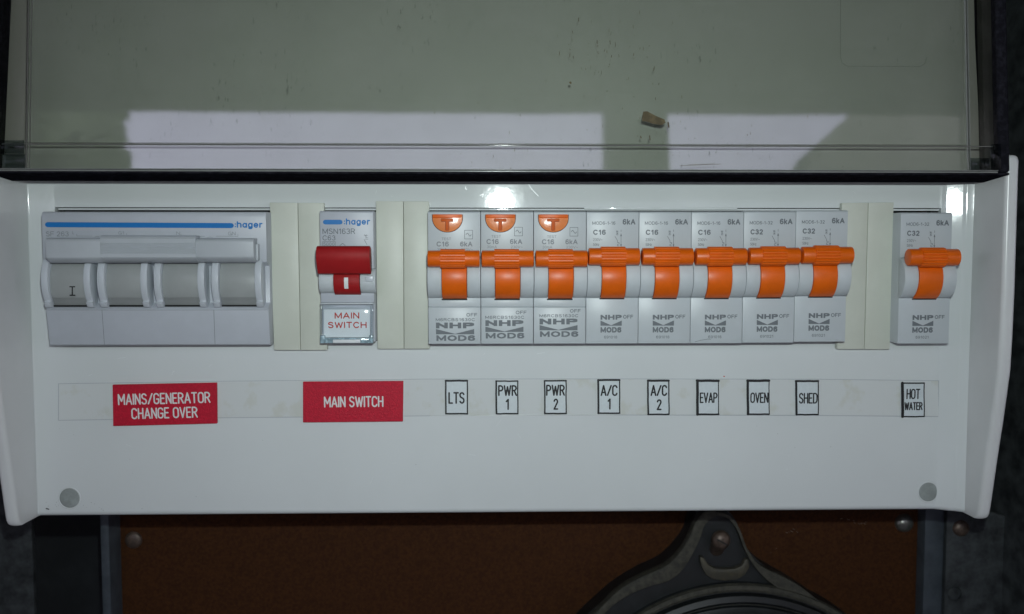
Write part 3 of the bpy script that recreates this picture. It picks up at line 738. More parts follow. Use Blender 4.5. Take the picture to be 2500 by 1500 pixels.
PITCH = (X(1559.3, 600, H) - X(1431, 600, H))
XB = X(REF, 600, H)
GAP = 0.09
def make_breaker_core(name, label, group, hy0, hy1, gy0, stx0, stx1, gx0, gx1, hx0, hx1, stem_bot, ledge=None, hx_bot=None):
    """body, two drum halves, stem, bar, ribs; px figures are those of the reference breaker"""
    ORG[:] = [XB, 0, 0]
    t = thing(name, label, 'circuit breaker', (XB * MM, 0, 0), group)
    w = PITCH / 2 - GAP
    y_dt, y_db = 628, 727
    arcp, (zc, hc, r, th) = drum_arc(REF, y_dt, y_db, H, bulge)
    prof = [(zt, -22), (zt, H - .5), (zt - .5, H)]
    if ledge:      # step: a light shelf, then the lower block stands proud behind a fine joint
        prof += [(zref(y_dt - 2), H), (zref(y_dt + 4), H - 1.5), (zref(y_db - 4), H - 1.5), (zref(y_db - 1), H - .3), (zref(ledge), H - .1), (zref(ledge) - .05, H - .6), (zref(ledge + 2.2), H - .6), (zref(ledge + 2.6), H), (zb, H), (zb, -22)]
    else:
        prof += [(zref(y_dt - 2), H), (zref(y_dt + 4), H - 1.5), (zref(y_db - 4), H - 1.5), (zref(y_db + 1), H), (zb, H), (zb, -22)]
    prism_x('body', prof, XB - w, XB + w, M['grey'], t, bv=.13)
    s0, s1 = X(stx0, 690, H + 3) - XB, X(stx1, 690, H + 3) - XB
    base = [(zref(y_db) + .1, H - 1.4), (zref(y_dt) - .1, H - 1.4)]
    for a, b in ((-w, s0 - .16), (s1 + .16, w)):
        prism_x('drum_half', arcp + base, XB + a, XB + b, M['drum'], t, bv=.12)
    a2, _ = drum_arc(REF, y_dt, y_db, H, bulge, grow=-.8)
    prism_x('toggle_slot', a2 + [(zref(stem_bot + 3), H - 1.2), (zref(y_dt) - .1, H - 1.4)], XB + s0 - .14, XB + s1 + .14, M['dark'], t, bv=0)
    # dark slot under the stem
    box('slot_gap', XB + s0 - .3, XB + s1 + .1, H - .2, H + .035, zref(stem_bot + 2.4), zref(stem_bot - 1), M['dark'], t, bv=0)
    th1 = -math.asin(min(1, (zc - Z(REF, stem_bot, H + .6)) / (r + .35)))
    a3 = arc(zc, hc, r + .35, th * .98, th1, 16)
    inn = arc(zc, hc, r - .9, th * .98, th1, 6)[::-1]
    prism_x('toggle_stem', a3 + inn, XB + s0, XB + s1, M['orange'], t, bv=.12)
    # handle bar
    hh = H + bulge + 1.3
    zc2 = (Z(REF, hy0, hh) + Z(REF, hy1, hh)) / 2; rb = (Z(REF, hy0, hh) - Z(REF, hy1, hh)) / 2
    bx0, bx1 = X(hx0, 620, hh) , X(hx1, 620, hh)
    cprof = [(zc2 + rb * math.cos(a), hh + rb * math.sin(a)) for a in [2 * math.pi * k / 28 for k in range(28)]]
    bm = newbm(); add_prism_x(bm, cprof, bx0, bx1); bevel(bm, .28, 2, 60)
    bar = link('toggle_bar', bm, M['orange'], t, smooth=True)
    lathe_x = newbm()
    # grip ribs: toothed sleeve
    g0, g1 = X(gx0, 620, hh + rb), X(gx1, 620, hh + rb)
    rp = []
    nT = 17
    for k in range(nT):
        a = 2 * math.pi * k / nT
        for da, dr in ((-.34, .38), (-.10, .50), (.10, .50), (.34, .38), (.46, .08), (.54, .08)):
            an = a + da * 2 * math.pi / nT
            rr = rb + dr - .02
            if math.sin(an) < -0.25: rr = rb + .05
            rp.append((zc2 + rr * math.cos(an), hh + rr * math.sin(an)))
    lathe_x.free(); bm = newbm(); add_prism_x(bm, rp, g0, g1)
    link('grip_ribs', bm, M['orange'], t, smooth=True)
    # neck from bar down into the stem
    prism_x('toggle_neck', [(zc2, hh + rb * .55), (zc2 - rb * .9, hh + rb * .35), (zc2 - rb * 1.25, H + bulge * .8), (zc2 - rb * 1.2, H + 1), (zc2, H + 1)], XB + s0 + .02, XB + s1 - .02, M['orange'], t, bv=.2)
    ORG[:] = [0, 0, 0]
    return t

def print_mcb(code, amp, cat, t, k=0):
    ORG[:] = [XB, 0, 0]
    bm = newbm()
    tpx(bm, code, 1446, 541, 1502.5, 549.3, H, .012); tpx(bm, "230V~", 1448, 582, 1471, 589, H)
    tpx(bm, "50Hz", 1448, 594, 1463, 601, H)
    link('small_print', bm, M['print'], t)
    bm = newbm()
    tpx(bm, "6kA", 1520, 535, 1551.5, 549, H, .038); tpx(bm, amp, 1448, 561, 1479, 574, H, .038)
    link('rating_print', bm, M['print'], t)
    bm = newbm()
    w = 1.1
    spx(bm, [(1516.2, 561.5), (1516.2, 566)], w, H); spx(bm, [(1516.2, 571), (1516.2, 602)], w, H)
    spx(bm, [(1514.6, 577), (1516.2, 571.5), (1517.8, 577)], w, H)
    spx(bm, [(1514.6, 597), (1516.2, 602), (1517.8, 597)], w, H)
    spx(bm, [(1501.5, 577.5), (1507.5, 588), (1507.5, 592.5), (1511.5, 592.5), (1511.5, 596.5), (1507.5, 596.5), (1507.5, 600.5), (1511.5, 600.5)], w, H)
    for dy in (0, 6.5):
        a = pt(1504.3, 568 + dy, H); b = pt(1509.5, 562.8 + dy, H)
        put_text(bm, "ON" if dy else "OFF", a[0], a[2] - .05, b[0] , b[2], H + .02, 0.0, R(90))
    link('circuit_symbol', bm, M['print'], t)
    bm = newbm()
    tpx(bm, "NHP", 1466, 769, 1518, 781, H, .06, xs=1.45); tpx(bm, "MOD6", 1466, 799, 1517, 812.5, H, .05, xs=1.05)
    for q in ([(1466, 783), (1492, 794.5), (1492, 795.7), (1466, 795.7)], [(1518, 783), (1518, 795.7), (1492, 795.7), (1492, 794.5)]):
        bm.faces.new([bm.verts.new(P(*(lambda p: (p[0], H + .02, p[2]))(pt(x, y, H)))) for x, y in q])
    link('maker_logo', bm, M['print'], t)
    bm = newbm()
    tpx(bm, "OFF", 1521, 769, 1546, 778.5, H, .025); link('off_mark', bm, M['print'], t)
    bm = newbm(); tpx(bm, cat, 1474.6, 820, 1507, 827, H, .01); link('catalogue_number', bm, M['print'], t)
    ORG[:] = [0, 0, 0]

def copy_thing(o, dx_mm, label, group=None):
    c = o.copy(); COL.objects.link(c); c.location.x += dx_mm * MM; c['label'] = label
    if group: c['group'] = group
    for ch in list(o.children):
        d = ch.copy(); COL.objects.link(d); d.parent = c
        for g in list(ch.children):
            e = g.copy(); COL.objects.link(e); e.parent = d
    return c

GR = 'orange toggle circuit breakers'
mcb_args = dict(hy0=606, hy1=647.5, gy0=602, stx0=1468.5, stx1=1527, gx0=1469, gx1=1529, hx0=1436.8, hx1=1560.5, stem_bot=729)
m16 = make_breaker_core('circuit_breaker', 'plain C16 breaker touching the rightmost test-button breaker, above the A/C 1 label', GR, **mcb_args)
print_mcb("MOD6-1-16", "C16", "691018", m16)
copy_thing(m16, PITCH, 'middle one of the three plain C16 breakers, above the A/C 2 label')
third = copy_thing(m16, PITCH * 2, 'C16 breaker with a scratch low on its face, directly above the EVAP label')
ORG[:] = [XB + PITCH * 2, 0, 0]
bm = newbm(); spx(bm, [(1697, 835), (1712, 831), (1727, 828.5), (1736, 828.5)], 1.0, H); link('face_scratch', bm, M['print'], third)
ORG[:] = [0, 0, 0]
m32 = make_breaker_core('circuit_breaker', 'C32 breaker next after the three plain C16 ones, above the OVEN label', GR, **mcb_args)
print_mcb("MOD6-1-32", "C32", "691021", m32)
m32.location.x += PITCH * 3 * MM
m32.location.z += 0.15 * MM
c5 = copy_thing(m32, PITCH, 'C32 breaker beside the right cream blanking plate, above the SHED label')
c5.location.z += 0.30 * MM; c5.location.y += 0.0
hw = copy_thing(m32, 0, 'lone C32 breaker right of the blanking plates, above the HOT WATER label')
hw.location.x = (X(2262.8, 520, H)) * MM; hw.location.z += -.45 * MM
# grey side label on the lone breaker's left side
# ---------------------------------------------------------------- RCBOs with test buttons
def make_rcbo(k, label, ddx, ddy, ddx2, ddy2):
    """k: 0, 1, 2 from the left; print drifts a little on each (pad printing)"""
    XR0 = XB - 2 * PITCH
    a = REF - 1240.0
    t = make_breaker_core('circuit_breaker', label, GR, hy0=611.8, hy1=652, gy0=608, stx0=1213 + a, stx1=1273 + a, gx0=1216 + a, gx1=1276 + a, hx0=1183 + a, hx1=1308.6 + a, stem_bot=730.5, ledge=748.5)
    t.location.x = (XR0 + (k - 1) * PITCH) * MM
    ORG[:] = [XR0, 0, 0]
    # test button
    hb = H + .55
    u0, v0 = pt(1185.3, 524, hb)[0], pt(1185.3, 524, hb)[2]; u1 = X(1258.5, 524, hb); vb = Z(1221, 567, hb)
    cxm = (u0 + u1) / 2; rx = (u1 - u0) / 2; zs = v0 - 1.3
    pts = [(u0, v0), (u0, zs)] + [(cxm - rx * math.cos(math.pi * i / 18), zs - (zs - vb) * math.sin(math.pi * i / 18)) for i in range(1, 18)] + [(u1, zs), (u1, v0)]
    btn = plate('test_button', pts, H - .3, hb, M['orange_b'], t, bv=.2, seg=2)
    box('button_top', u0 + .15, u1 - .15, H, hb + .25, v0 - 1.2, v0 + .05, M['orange'], btn, bv=.25)
    tx, tz = ((.058, -.022), (.012, -.020), (-.006, -.018))[k]
    for v in btn.data.vertices: v.co.y -= (tx * (v.co.x * 1000 + ORG[0] - cxm) + tz * (v.co.z * 1000 - (v0 - 4))) * MM
    # dark hairline round the button
    bm = newbm(); pc = [(x, z) for x, z in pts]; stroke(bm, pc, .34, H, cap=False); link('button_gap', bm, M['dark'], t)
    # T, standing proud with sunk outline
    tb = [(1207, 535), (1235.3, 535), (1235.3, 541), (1225, 541), (1225, 562.5), (1217.6, 562.5), (1217.6, 541), (1207, 541)]
    tq = [(pt(x, y, hb)[0], pt(x, y, hb)[2]) for x, y in tb]
    lt = plate('letter_t', tq, hb - .05, hb + .16, M['orange_t'], btn, bv=.06)
    bm = newbm(); stroke(bm, tq + [tq[0]], .30, hb + .03, cap=False); lo = link('letter_outline', bm, M['orange_s'], btn)
    for q_ in (lt, lo):
        for v in q_.data.vertices: v.co.y -= (tx * (v.co.x * 1000 + ORG[0] - cxm) + tz * (v.co.z * 1000 - (v0 - 4))) * MM
    bm = newbm()
    d, e = ddx, ddy
    tpx(bm, "TEST", 1200 + d, 574.5 + e, 1223 + d, 581 + e, H, .01)
    tpx(bm, "30mA", 1189 + d, 600 + e, 1213 + d, 606.5 + e, H); tpx(bm, "230V~", 1247 + d, 600 + e, 1276 + d, 606.5 + e, H)
    link('small_print', bm, M['print_l'], t)
    bm = newbm(); tpx(bm, "C16", 1187.5 + d, 584 + e, 1217.5 + d, 596.5 + e, H, .03); tpx(bm, "6kA", 1245 + d, 584 + e, 1275 + d, 596.5 + e, H, .03)
    link('rating_print', bm, M['print_l'], t)
    bm = newbm(); q = 555.3 + e * 1.25
    spx(bm, [(1256 + d, q), (1275.5 + d, q), (1275.5 + d, q + 21), (1256 + d, q + 21), (1256 + d, q)], 1.1, H)
    spx(bm, [(1259.5 + d + i * 1.05, q + 10.5 - 3.6 * math.sin(2 * math.pi * i / 12)) for i in range(13)], 1.3, H)
    link('wave_symbol', bm, M['print'], t)
    d, e = ddx2, ddy2
    bm = newbm(); tpx(bm, "OFF", 1259 + d, 759 + e, 1285.5 + d, 767.6 + e, H, .022); link('off_mark', bm, M['print'], t)
    bm = newbm(); tpx(bm, "M6RCBS1630C", 1184.5 + d, 771.3 + e, 1280 + d, 779 + e, H, .02); link('catalogue_number', bm, M['print'], t)
    bm = newbm(); tpx(bm, "NHP", 1185 + d, 782 + e, 1278 + d, 796.5 + e, H, .065, xs=2.1); tpx(bm, "MOD6", 1186 + d, 813 + e, 1280 + d, 827 + e, H, .045, xs=1.6)
    for qd in ([(1185, 798), (1231.5, 809.6), (1231.5, 810.8), (1185, 810.8)], [(1278, 798), (1278, 810.8), (1231.5, 810.8), (1231.5, 809.6)]):
        bm.faces.new([bm.verts.new(P(*(lambda p: (p[0], H + .02, p[2]))(pt(x + d, y + e, H)))) for x, y in qd])
    link('maker_logo', bm, M['print'], t)
    ORG[:] = [0, 0, 0]
    return t
make_rcbo(0, 'test-button breaker leftmost of the orange ones, above the LTS label', 7.5, 6, 8, 5.5)
make_rcbo(1, 'test-button breaker in the middle of three, above the PWR 1 label', 0, 0, 0, 0)
make_rcbo(2, 'test-button breaker right of its two twins, above the PWR 2 label', 6.5, 0.5, 4, -3.6)

# ================================================================== MAIN SWITCH (red handle)
HM = 9.0
cm = pt(850, 600, 0); ORG[:] = [cm[0], 0, 0]
ms = thing('main_switch', 'single grey main switch with a big red handle and a clear card holder', 'switch', (cm[0] * MM, 0, 0))
m0, m1 = X(781.5, 600, HM), X(912.3, 600, HM)
zz = lambda py, h=HM: Z(850, py, h)
prism_x('body', [(zz(515.5), -22), (zz(515.5), HM - .5), (zz(519), HM), (zz(664), HM), (zz(668), HM - 1), (zz(712), HM - 1), (zz(717), HM + .2), (zz(739), HM - .4), (zz(741), HM - 1.6), (zz(836), HM - 1.6), (zz(836), -22)], m0, m1, M['greyw'], ms, bv=.15)
ap, (zc, hc, r, th) = drum_arc(850, 655, 717, HM - .2, 3.6)
s0, s1 = X(814.5, 690, HM + 3), X(878, 690, HM + 3)
for a, b in ((m0 - .02, s0 - .15), (s1 + .15, m1 + .8)):
    prism_x('drum_half', ap + [(zz(716), HM - 1.3), (zz(656), HM - 1.3)], a, b, M['drum'], ms, bv=.12)
prism_x('toggle_stem', arc(zc, hc, r + .5, th, -th * .98, 12) + arc(zc, hc, r - 1, th, -th * .98, 5)[::-1], s0, s1, M['red'], ms, bv=.12)
box('slot_gap', s0 - .1, s1 + .1, HM - .2, HM + .3, zz(719.5), zz(715.5), M['dark'], ms, bv=0)
# the I mark on the stem
zI0, zI1 = Z(845, 705.5, HM + 3.6), Z(845, 678, HM + 3.6)
bmI = newbm(); n = 8
xi0, xi1 = X(839.8, 690, HM + 4), X(849.8, 690, HM + 4)
va = []
for i in range(n + 1):
    z = zI0 + (zI1 - zI0) * i / n; hI = hc + math.sqrt((r + .56) ** 2 - (z - zc) ** 2)
    va.append((bmI.verts.new(P(xi0, hI, z)), bmI.verts.new(P(xi1, hI, z))))
for a, b in zip(va, va[1:]): bmI.faces.new((a[0], a[1], b[1], b[0]))
link('on_mark', bmI, M['print_w'], ms)
# red paddle
hpd = 18.0
q = lambda y, h: Z(840, y, h)
pad = [(q(600.5, hpd - 2.2), hpd - 2.6), (q(603, hpd - 1), hpd - 1.3), (q(612, hpd - .2), hpd - .3), (q(625, hpd), hpd), (q(640, hpd - .5), hpd - .5), (q(668, hpd - 3.0), hpd - 3.0), (q(670, hpd - 4), hpd - 4.2), (q(664, HM + 3), HM + 3), (q(640, HM + 2.5), HM + 2.5), (q(606, HM + 4), HM + 4)]
px0_, px1_ = X(770.5, 620, hpd), X(902, 620, hpd)
prism_x('red_handle', pad, px0_, px1_, M['red'], ms, bv=.3)
lathe = None
hd = X(903, 640, hpd - 3)
bmh = newbm()
cz_ = q(640, hpd - 3)
bmh.faces.new([bmh.verts.new(P(px1_ + .02, hpd - 4.3 + .9 * math.cos(a), cz_ + 3.2 * math.sin(a))) for a in [2 * math.pi * k / 16 for k in range(16)]])
link('handle_hole', bmh, M['dark'], ms)
# small translucent catch at right of the drum
box('clear_catch', X(892, 680, HM + 3), X(912, 680, HM + 3), HM + 1, HM + 3.7, zz(688, HM + 3), zz(673, HM + 3), M['flange'], ms, bv=.3)
bm = newbm()
a = pt(788.5, 548.5, HM); b = pt(836.5, 537, HM)
stroke(bm, [(a[0] + .8, (a[2] + b[2]) / 2), (b[0] - .8, (a[2] + b[2]) / 2)], (b[2] - a[2]), HM)
tpx(bm, ":hager", 839.5, 533.5, 903.5, 552.5, HM, .02)
link('maker_logo', bm, M['blue'], ms)
bm = newbm(); tpx(bm, "MSN163R", 787.5, 558.3, 867, 572, HM, .004); tpx(bm, "C63", 787.5, 575, 819, 587.5, HM, .004)
link('rating_print', bm, M['print'], ms)
bm = newbm(); spx(bm, [(787.5, 590.5), (818.5, 590.5)], 1, HM); spx(bm, [(787.5, 590.5), (787.5, 601)], .9, HM); spx(bm, [(818.5, 590.5), (818.5, 601)], .9, HM)
tpx(bm, "5000", 789.5, 592.5, 816.5, 600.5, HM)
spx(bm, [(830, 600), (836.5, 594.5), (843, 600)], 1.1, HM)
spx(bm, [(889, 585), (896, 598)], 1.1, HM); spx(bm, [(889, 575), (898, 575)], .9, HM); spx(bm, [(892, 581), (898.5, 581)], .9, HM); spx(bm, [(892, 584.5), (898.5, 584.5)], .9, HM)
spx(bm, [(894, 573), (894, 580)], .9, HM); spx(bm, [(890, 573), (893, 578)], .9, HM)
link('small_print', bm, M['print'], ms)
# card in its clear holder
hc0 = HM - .9
cq = lambda x, y, h: (pt(x, y, h)[0], pt(x, y, h)[2])
plate('name_card', [cq(791, 756, hc0), cq(903, 756, hc0), cq(903, 824, hc0), cq(791, 824, hc0)], hc0 - .2, hc0, M['card'], ms)
bm = newbm(); tpx(bm, "MAIN", 817, 763, 877, 778.6, hc0, .022); tpx(bm, "SWITCH", 800.5, 786, 895, 801.8, hc0, .022)
link('card_print', bm, M['redprint'], ms)
hk = HM + .6
hold = plate('card_holder', [cq(785, 744, hk), cq(909, 744, hk), cq(909, 832, hk), cq(785, 832, hk)], hk - .5, hk, M['clear'], ms, bv=.15)
for nm, qd in (('holder_edge', [(781, 740), (786, 744), (786, 833), (781.5, 838)]), ('holder_edge', [(905, 744), (910.5, 740), (910.5, 838), (905, 833)])):
    plate(nm, [cq(x, y, hk) for x, y in qd], HM - 1.5, hk + .05, M['clear'], hold, bv=.1)
box('holder_rail', X(782, 740, hk), X(911, 740, hk), HM - 1.5, hk + .1, zz(743.5, hk), zz(739.8, hk), M['drum'], hold, bv=.12)
box('holder_foot', X(793, 836, hk), X(905, 836, hk), HM - 1.5, hk + .1, zz(838.5, hk), zz(825.5, hk), M['clear_edge'], hold, bv=.3)
box('foot_tab', X(813, 836, hk), X(880, 836, hk), HM, hk + .35, zz(837.5, hk), zz(829.5, hk), M['card'], hold, bv=.2)
for xa, xb in ((781.5, 793), (901, 911)):
    box('holder_clip', X(xa, 830, hk), X(xb, 830, hk), HM - 1.5, hk + .2, zz(838.5, hk), zz(819, hk), M['clear_edge'], hold, bv=.25)
ORG[:] = [0, 0, 0]

# ================================================================== FOUR-POLE CHANGEOVER SWITCH
HS = 10.4
cs = pt(380, 600, 0); ORG[:] = [cs[0], 0, 0]
sf = thing('changeover_switch', 'wide grey four-pole switch with one long grey handle across its four rockers', 'switch', (cs[0] * MM, 0, 0))
zs_ = lambda py, h=HS: Z(380, py, h)
f0 = X(101.5, 540, HS); f1 = X(649.5, 540, HS)
HL = 8.2
prof = [(zs_(517), -22), (zs_(517), HS - 1.4), (zs_(518.5), HS - .5), (zs_(524), HS - .15), (zs_(531), HS), (zs_(640), HS - .3), (zs_(650), HS - 4.5), (zs_(742), HS - 4.5), (zs_(752, 9.2), 8.6), (zs_(757, 9.2), 9.1), (zs_(841, 7.2), 7.4), (zs_(844, 7), 6.6), (zs_(844, 7), -22)]
body = prism_x('body', prof, f0, f1, M['greyw'], sf, bv=.15)
# module seams as thin recessed lines
for pxs in ((243, 249, 255), (519, 522, 525)):
    bm = newbm(); bm_pts = [(X(pxs[1], 757, 9.1), Z(380, 757, 9.1), 9.12), (X(pxs[2], 841, 7.4), Z(380, 841, 7.4), 7.43)]
    v = [bm.verts.new(P(x + s * .07, h, z)) for (x, z, h), s in ((bm_pts[0], -1), (bm_pts[0], 1), (bm_pts[1], 1), (bm_pts[1], -1))]
    bm.faces.new(v); link('module_seam', bm, M['print'], sf)
bm = newbm(); spx(bm, [(116, 757.0), (380, 757.5), (654, 757.0)], 1.0, 9.12, cap=False); link('front_seam', bm, M['print_l'], sf)
# rockers: four recessed drums
RK = [(121, 208), (258, 346), (395, 485), (535, 624)]
for i, (a, b) in enumerate(RK):
    x0_, x1_ = X(a, 650, HS) + .12, X(b, 650, HS) - .12
    ap, (zc, hc, r, th) = drum_arc(380, 641, 742, HS - 2.0, 2.4, n=12)
    # lower facet
    low = [(zs_(728, HS - .5), HS - .9), (zs_(747, HS - 1), HS - 2.6)]
    ap2 = [p for p in ap if p[0] > low[0][0]] + low
    rk = prism_x('rocker', ap2 + [(zs_(747), HS - 4.6), (zs_(641), HS - 4.6)], x0_, x1_, M['rocker'], sf, bv=.12)
    box('slot_gap', x0_, x1_, HS - 3.4, HS - 1.9, zs_(750, HS), zs_(746, HS), M['dark'], sf, bv=0)
    if i == 0:
        hI = HS + .42
        bm = newbm()
        spx(bm, [(176.5, 701), (176.5, 721)], 2.8, hI, cap=False); spx(bm, [(169.5, 700.5), (183.5, 700.5)], 2.6, hI, cap=False); spx(bm, [(170, 721.3), (184, 721.3)], 2.6, hI, cap=False)
        link('on_mark', bm, M['black'], rk)
# curved flanges beside every rocker
FL = [(105, 121), (208, 224), (241, 258), (346, 362), (379, 395), (485, 501), (519, 535), (624, 640)]
for a, b in FL:
    hF = HS + 3.6
    ap, _ = drum_arc(380, 634, 735, HS - .3, 2.3, n=14)
    x0_, x1_ = X(a, 650, HS), X(b, 650, HS)
    pr = ap + [(zs_(737, HS), HS - .2), (zs_(739.5, HS), HS + .5), (zs_(751, 9.6), HS - .9), (zs_(752, 9.2), HS - 4.6), (zs_(636), HS - 4.6)]
    prism_x('rocker_flange', pr, x0_, x1_, M['flange'], sf, bv=.18)
# long handle: three lengths
def sf_handle(name, pxa, pxb, y0, y1, hh, m, ridges=False):
    z0_, z1_ = Z(380, y0, hh), Z(380, y1, hh - 3)
    front = [(z0_, hh - 1.6), (z0_ - .25, hh - .6), (z0_ - 1.1, hh)]
    zm = z1_ + 1.9
    if ridges:
        za, zb_ = z0_ - 2.3, z0_ - 6.2
        nR = 8; st = (za - zb_) / nR
        for k in range(nR):
            z = za - k * st; front += [(z, hh), (z - st * .42, hh), (z - st * .55, hh - .30), (z - st * .85, hh - .30)]
    front += [(zm, hh - .1), (zm - .5, hh - .5), (z1_, hh - 3.2), (z1_ + .3, hh - 5.5), (z0_, hh - 5.5)]
    return prism_x(name, front, X(pxa, 610, hh), X(pxb, 610, hh), m, sf, bv=.0 if ridges else .25)
sf_handle('handle_bar', 110.5, 245, 581, 642.5, 16.2, M['bargrey'])
sf_handle('handle_grip', 244.5, 477.5, 575.5, 642, 16.6, M['bargrey'], True)
sf_handle('handle_bar', 477, 619, 582, 641, 16.2, M['bargrey'])
box('handle_end', X(618, 610, 16), X(618, 610, 16) + 1.0, 11, 13.2, Z(380, 637, 13), Z(380, 596, 13), M['bargrey'], sf, bv=.3)
bm = newbm()
ya0, ya1 = (543.5 + 555) / 2, (545 + 557.5) / 2
spx(bm, [(116, 549.0), (565, 551.2)], 12.0, HS)
tpx(bm, ":hager", 573, 540.5, 641, 560, HS, .02, R(-.3))
link('maker_logo', bm, M['blue'], sf)
bm = newbm(); tpx(bm, "SF 263", 112, 565.5, 167.6, 577.5, HS); link('rating_print', bm, M['print_l'], sf)
bm = newbm()
tpx(bm, "L", 177, 564.5, 181, 572, HS); tpx(bm, "G1", 289, 565, 303, 573, HS); tpx(bm, "N", 430.5, 565.5, 439.5, 574, HS); tpx(bm, "GN", 557, 566, 575, 575, HS)
spx(bm, [(187.5, 571.5), (187.5, 576.5), (226, 577)], .8, HS); spx(bm, [(309, 570), (309, 574)], .8, HS)
spx(bm, [(442, 572), (442, 575)], .8, HS); spx(bm, [(581, 572), (581, 577.5), (528, 577)], .8, HS); spx(bm, [(480, 577), (500, 577.5)], .8, HS)
spx(bm, [(506, 581), (513, 579), (519, 580.5)], .8, HS); spx(bm, [(231, 579), (237, 577.5), (242, 578.5)], .8, HS)
link('terminal_marks', bm, M['print_l'], sf)
# stepped right shoulder
0 and box('side_step', f1 - .02, f1 + 0.9, -22, 5.5, zs_(847, 6), zs_(530), M['greyw'], sf, bv=.2)
ORG[:] = [0, 0, 0]

# ================================================================== RAISED CLEAR LID
TILT = R(5.6)
lid_o = pt(1218, 443, 25.0)
LM = Matrix.Translation(Vector((0, -25 * MM, lid_o[2] * MM))) @ Matrix.Rotation(-TILT, 4, 'X')
lid = thing('clear_lid', 'raised clear plastic lid with black edges, reflecting the bright sky above the breakers', 'lid', (0, -25 * MM, lid_o[2] * MM), rot=(-TILT, 0, 0))
def LX(px, py, h=0): return pt(px, py, h, LM)[0]
def LZ(px, py, h=0): return pt(px, py, h, LM)[2]
TOP = LZ(1218, -90)
lxr = LX(2463, 300); lxc = LX(1218, 300); lxl = 2 * X(1218, 450, 25) - lxr
pl, pr_ = LX(66, 200), LX(2361, 200)
box('pane', pl, pr_, -2.6, -0.1, LZ(1218, 416), TOP, M['lid'], lid, bv=0)
# groove line across the pane, and vertical joints
box('groove_line', LX(5, 343), LX(2424, 354), -0.1, 0.32, LZ(1218, 357), LZ(1218, 353.4), M['lidridge'], lid, bv=.24, seg=5)
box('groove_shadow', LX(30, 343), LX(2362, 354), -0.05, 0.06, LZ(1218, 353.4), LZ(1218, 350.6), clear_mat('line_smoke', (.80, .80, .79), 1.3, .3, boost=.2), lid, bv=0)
for xx, ww in ((66, 2.2), (73, 1.2), (2361, 2.0), (2367, 1.0)):
    box('side_joint', LX(xx, 300) - ww / 14, LX(xx, 300) + ww / 14, -.5, 0.25, LZ(1218, 412), TOP, M['lidridge'] if xx < 2000 else M['lidlip'], lid, bv=.04, seg=1)
box('side_panel', lxl + 3.5, pl - .3, -2.6, -.3, LZ(1218, 416), TOP, M['lidside'], lid, bv=0)
box('side_panel', pr_ + .3, lxr - 3.4, -2.6, -.3, LZ(1218, 416), TOP, M['lidside'], lid, bv=0)
# dark translucent inner band at the right
box('smoked_band', LX(2411, 200), lxr - 3.3, -6, -2.7, LZ(1218, 416), TOP, M['lidband'], lid, bv=.1, label='right dark inner band')
box('smoked_band', lxl + 3.3, LX(-14, 200), -6, -2.7, LZ(1218, 416), TOP, M['liddark'], lid, bv=.1, label='left dark inner band')
# black edge frame: bottom edge with rounded corners, and two side edges
box('bottom_edge', lxl + .2, lxr - .2, -15.5, 0.3, LZ(1218, 425.5), LZ(1218, 419.5), M['liddark'], lid, bv=.35, seg=3)
box('side_edge', lxr - 3.8, lxr, -14, .3, LZ(1218, 418), TOP, M['liddark'], lid, bv=.7, seg=3)
box('side_edge', lxl, lxl + 3.8, -14, .3, LZ(1218, 418), TOP, M['liddark'], lid, bv=.7, seg=3)
box('inner_lip', lxl + 4, lxr - 4, -1.0, .25, LZ(1218, 421.5), LZ(1218, 416.5), M['lidlip'], lid, bv=.32, seg=4)
box('inner_lip', lxl + 4, lxr - 4, -1.0, .45, LZ(1218, 415.8), LZ(1218, 413.8), M['lidlip'], lid, bv=.12)
for xa, xb, ya, yb in ((2368, 2415, 384, 414), (2418, 2440, 350, 414), (8, 62, 380, 414), (0, 60, 347, 379)):
    box('corner_block', LX(xa, ya), LX(xb, ya), .0, .5 if yb - ya < 60 else .8, LZ(1218, yb), LZ(1218, ya), M['lidblock'], lid, bv=.1)
# moulded mark: rounded rectangle with worn letters, upper right
bm = newbm(); Lq = lambda x, y: (LX(x, y), LZ(x, y))
rr = [Lq(2052, -40), Lq(2052, 140), Lq(2056, 154), Lq(2068, 162), Lq(2245, 163), Lq(2258, 156), Lq(2262, 140)]
stroke(bm, rr, .20, 0.0, cap=False)
link('moulded_frame', bm, clear_mat('moulding_line', (.72, .73, .72), 1.3, .3, boost=.2), lid)
# worn tape mark
res = [(1570, 273), (1580, 272), (1600, 283), (1622, 292), (1625, 300), (1616, 306), (1596, 303), (1576, 297), (1567, 296)]
plate('tape_residue', [Lq(x, y) for x, y in res], -.05, .05, M['residue'], lid)
bm = newbm()
stroke(bm, [Lq(1631, 298), Lq(1633, 312)], .5, 0, cap=False); stroke(bm, [Lq(1586, 332), Lq(1587, 342)], .35, 0); stroke(bm, [Lq(1564, 334), Lq(1565, 337)], .4, 0)
stroke(bm, [Lq(1392, 202), Lq(1393, 203)], .7, 0)
random.seed(21)
for i in range(60):
    x = random.gauss(1480, 70); y = random.gauss(130, 45); L = random.uniform(1, 9)
    stroke(bm, [Lq(x, y), Lq(x + random.uniform(-1, 1), y + L)], random.uniform(.06, .22), 0)
for i in range(60):
    x = random.uniform(1050, 2000); y = random.uniform(200, 410); L = random.uniform(1, 7)
    stroke(bm, [Lq(x, y), Lq(x + random.uniform(-.8, .8), y + L)], random.uniform(.05, .16), 0)
stroke(bm, [Lq(1660, 405), Lq(1760, 401)], .12, 0); stroke(bm, [Lq(1680, 402.5), Lq(1745, 400)], .08, 0)
link('dirt_specks', bm, M['residue'], lid)
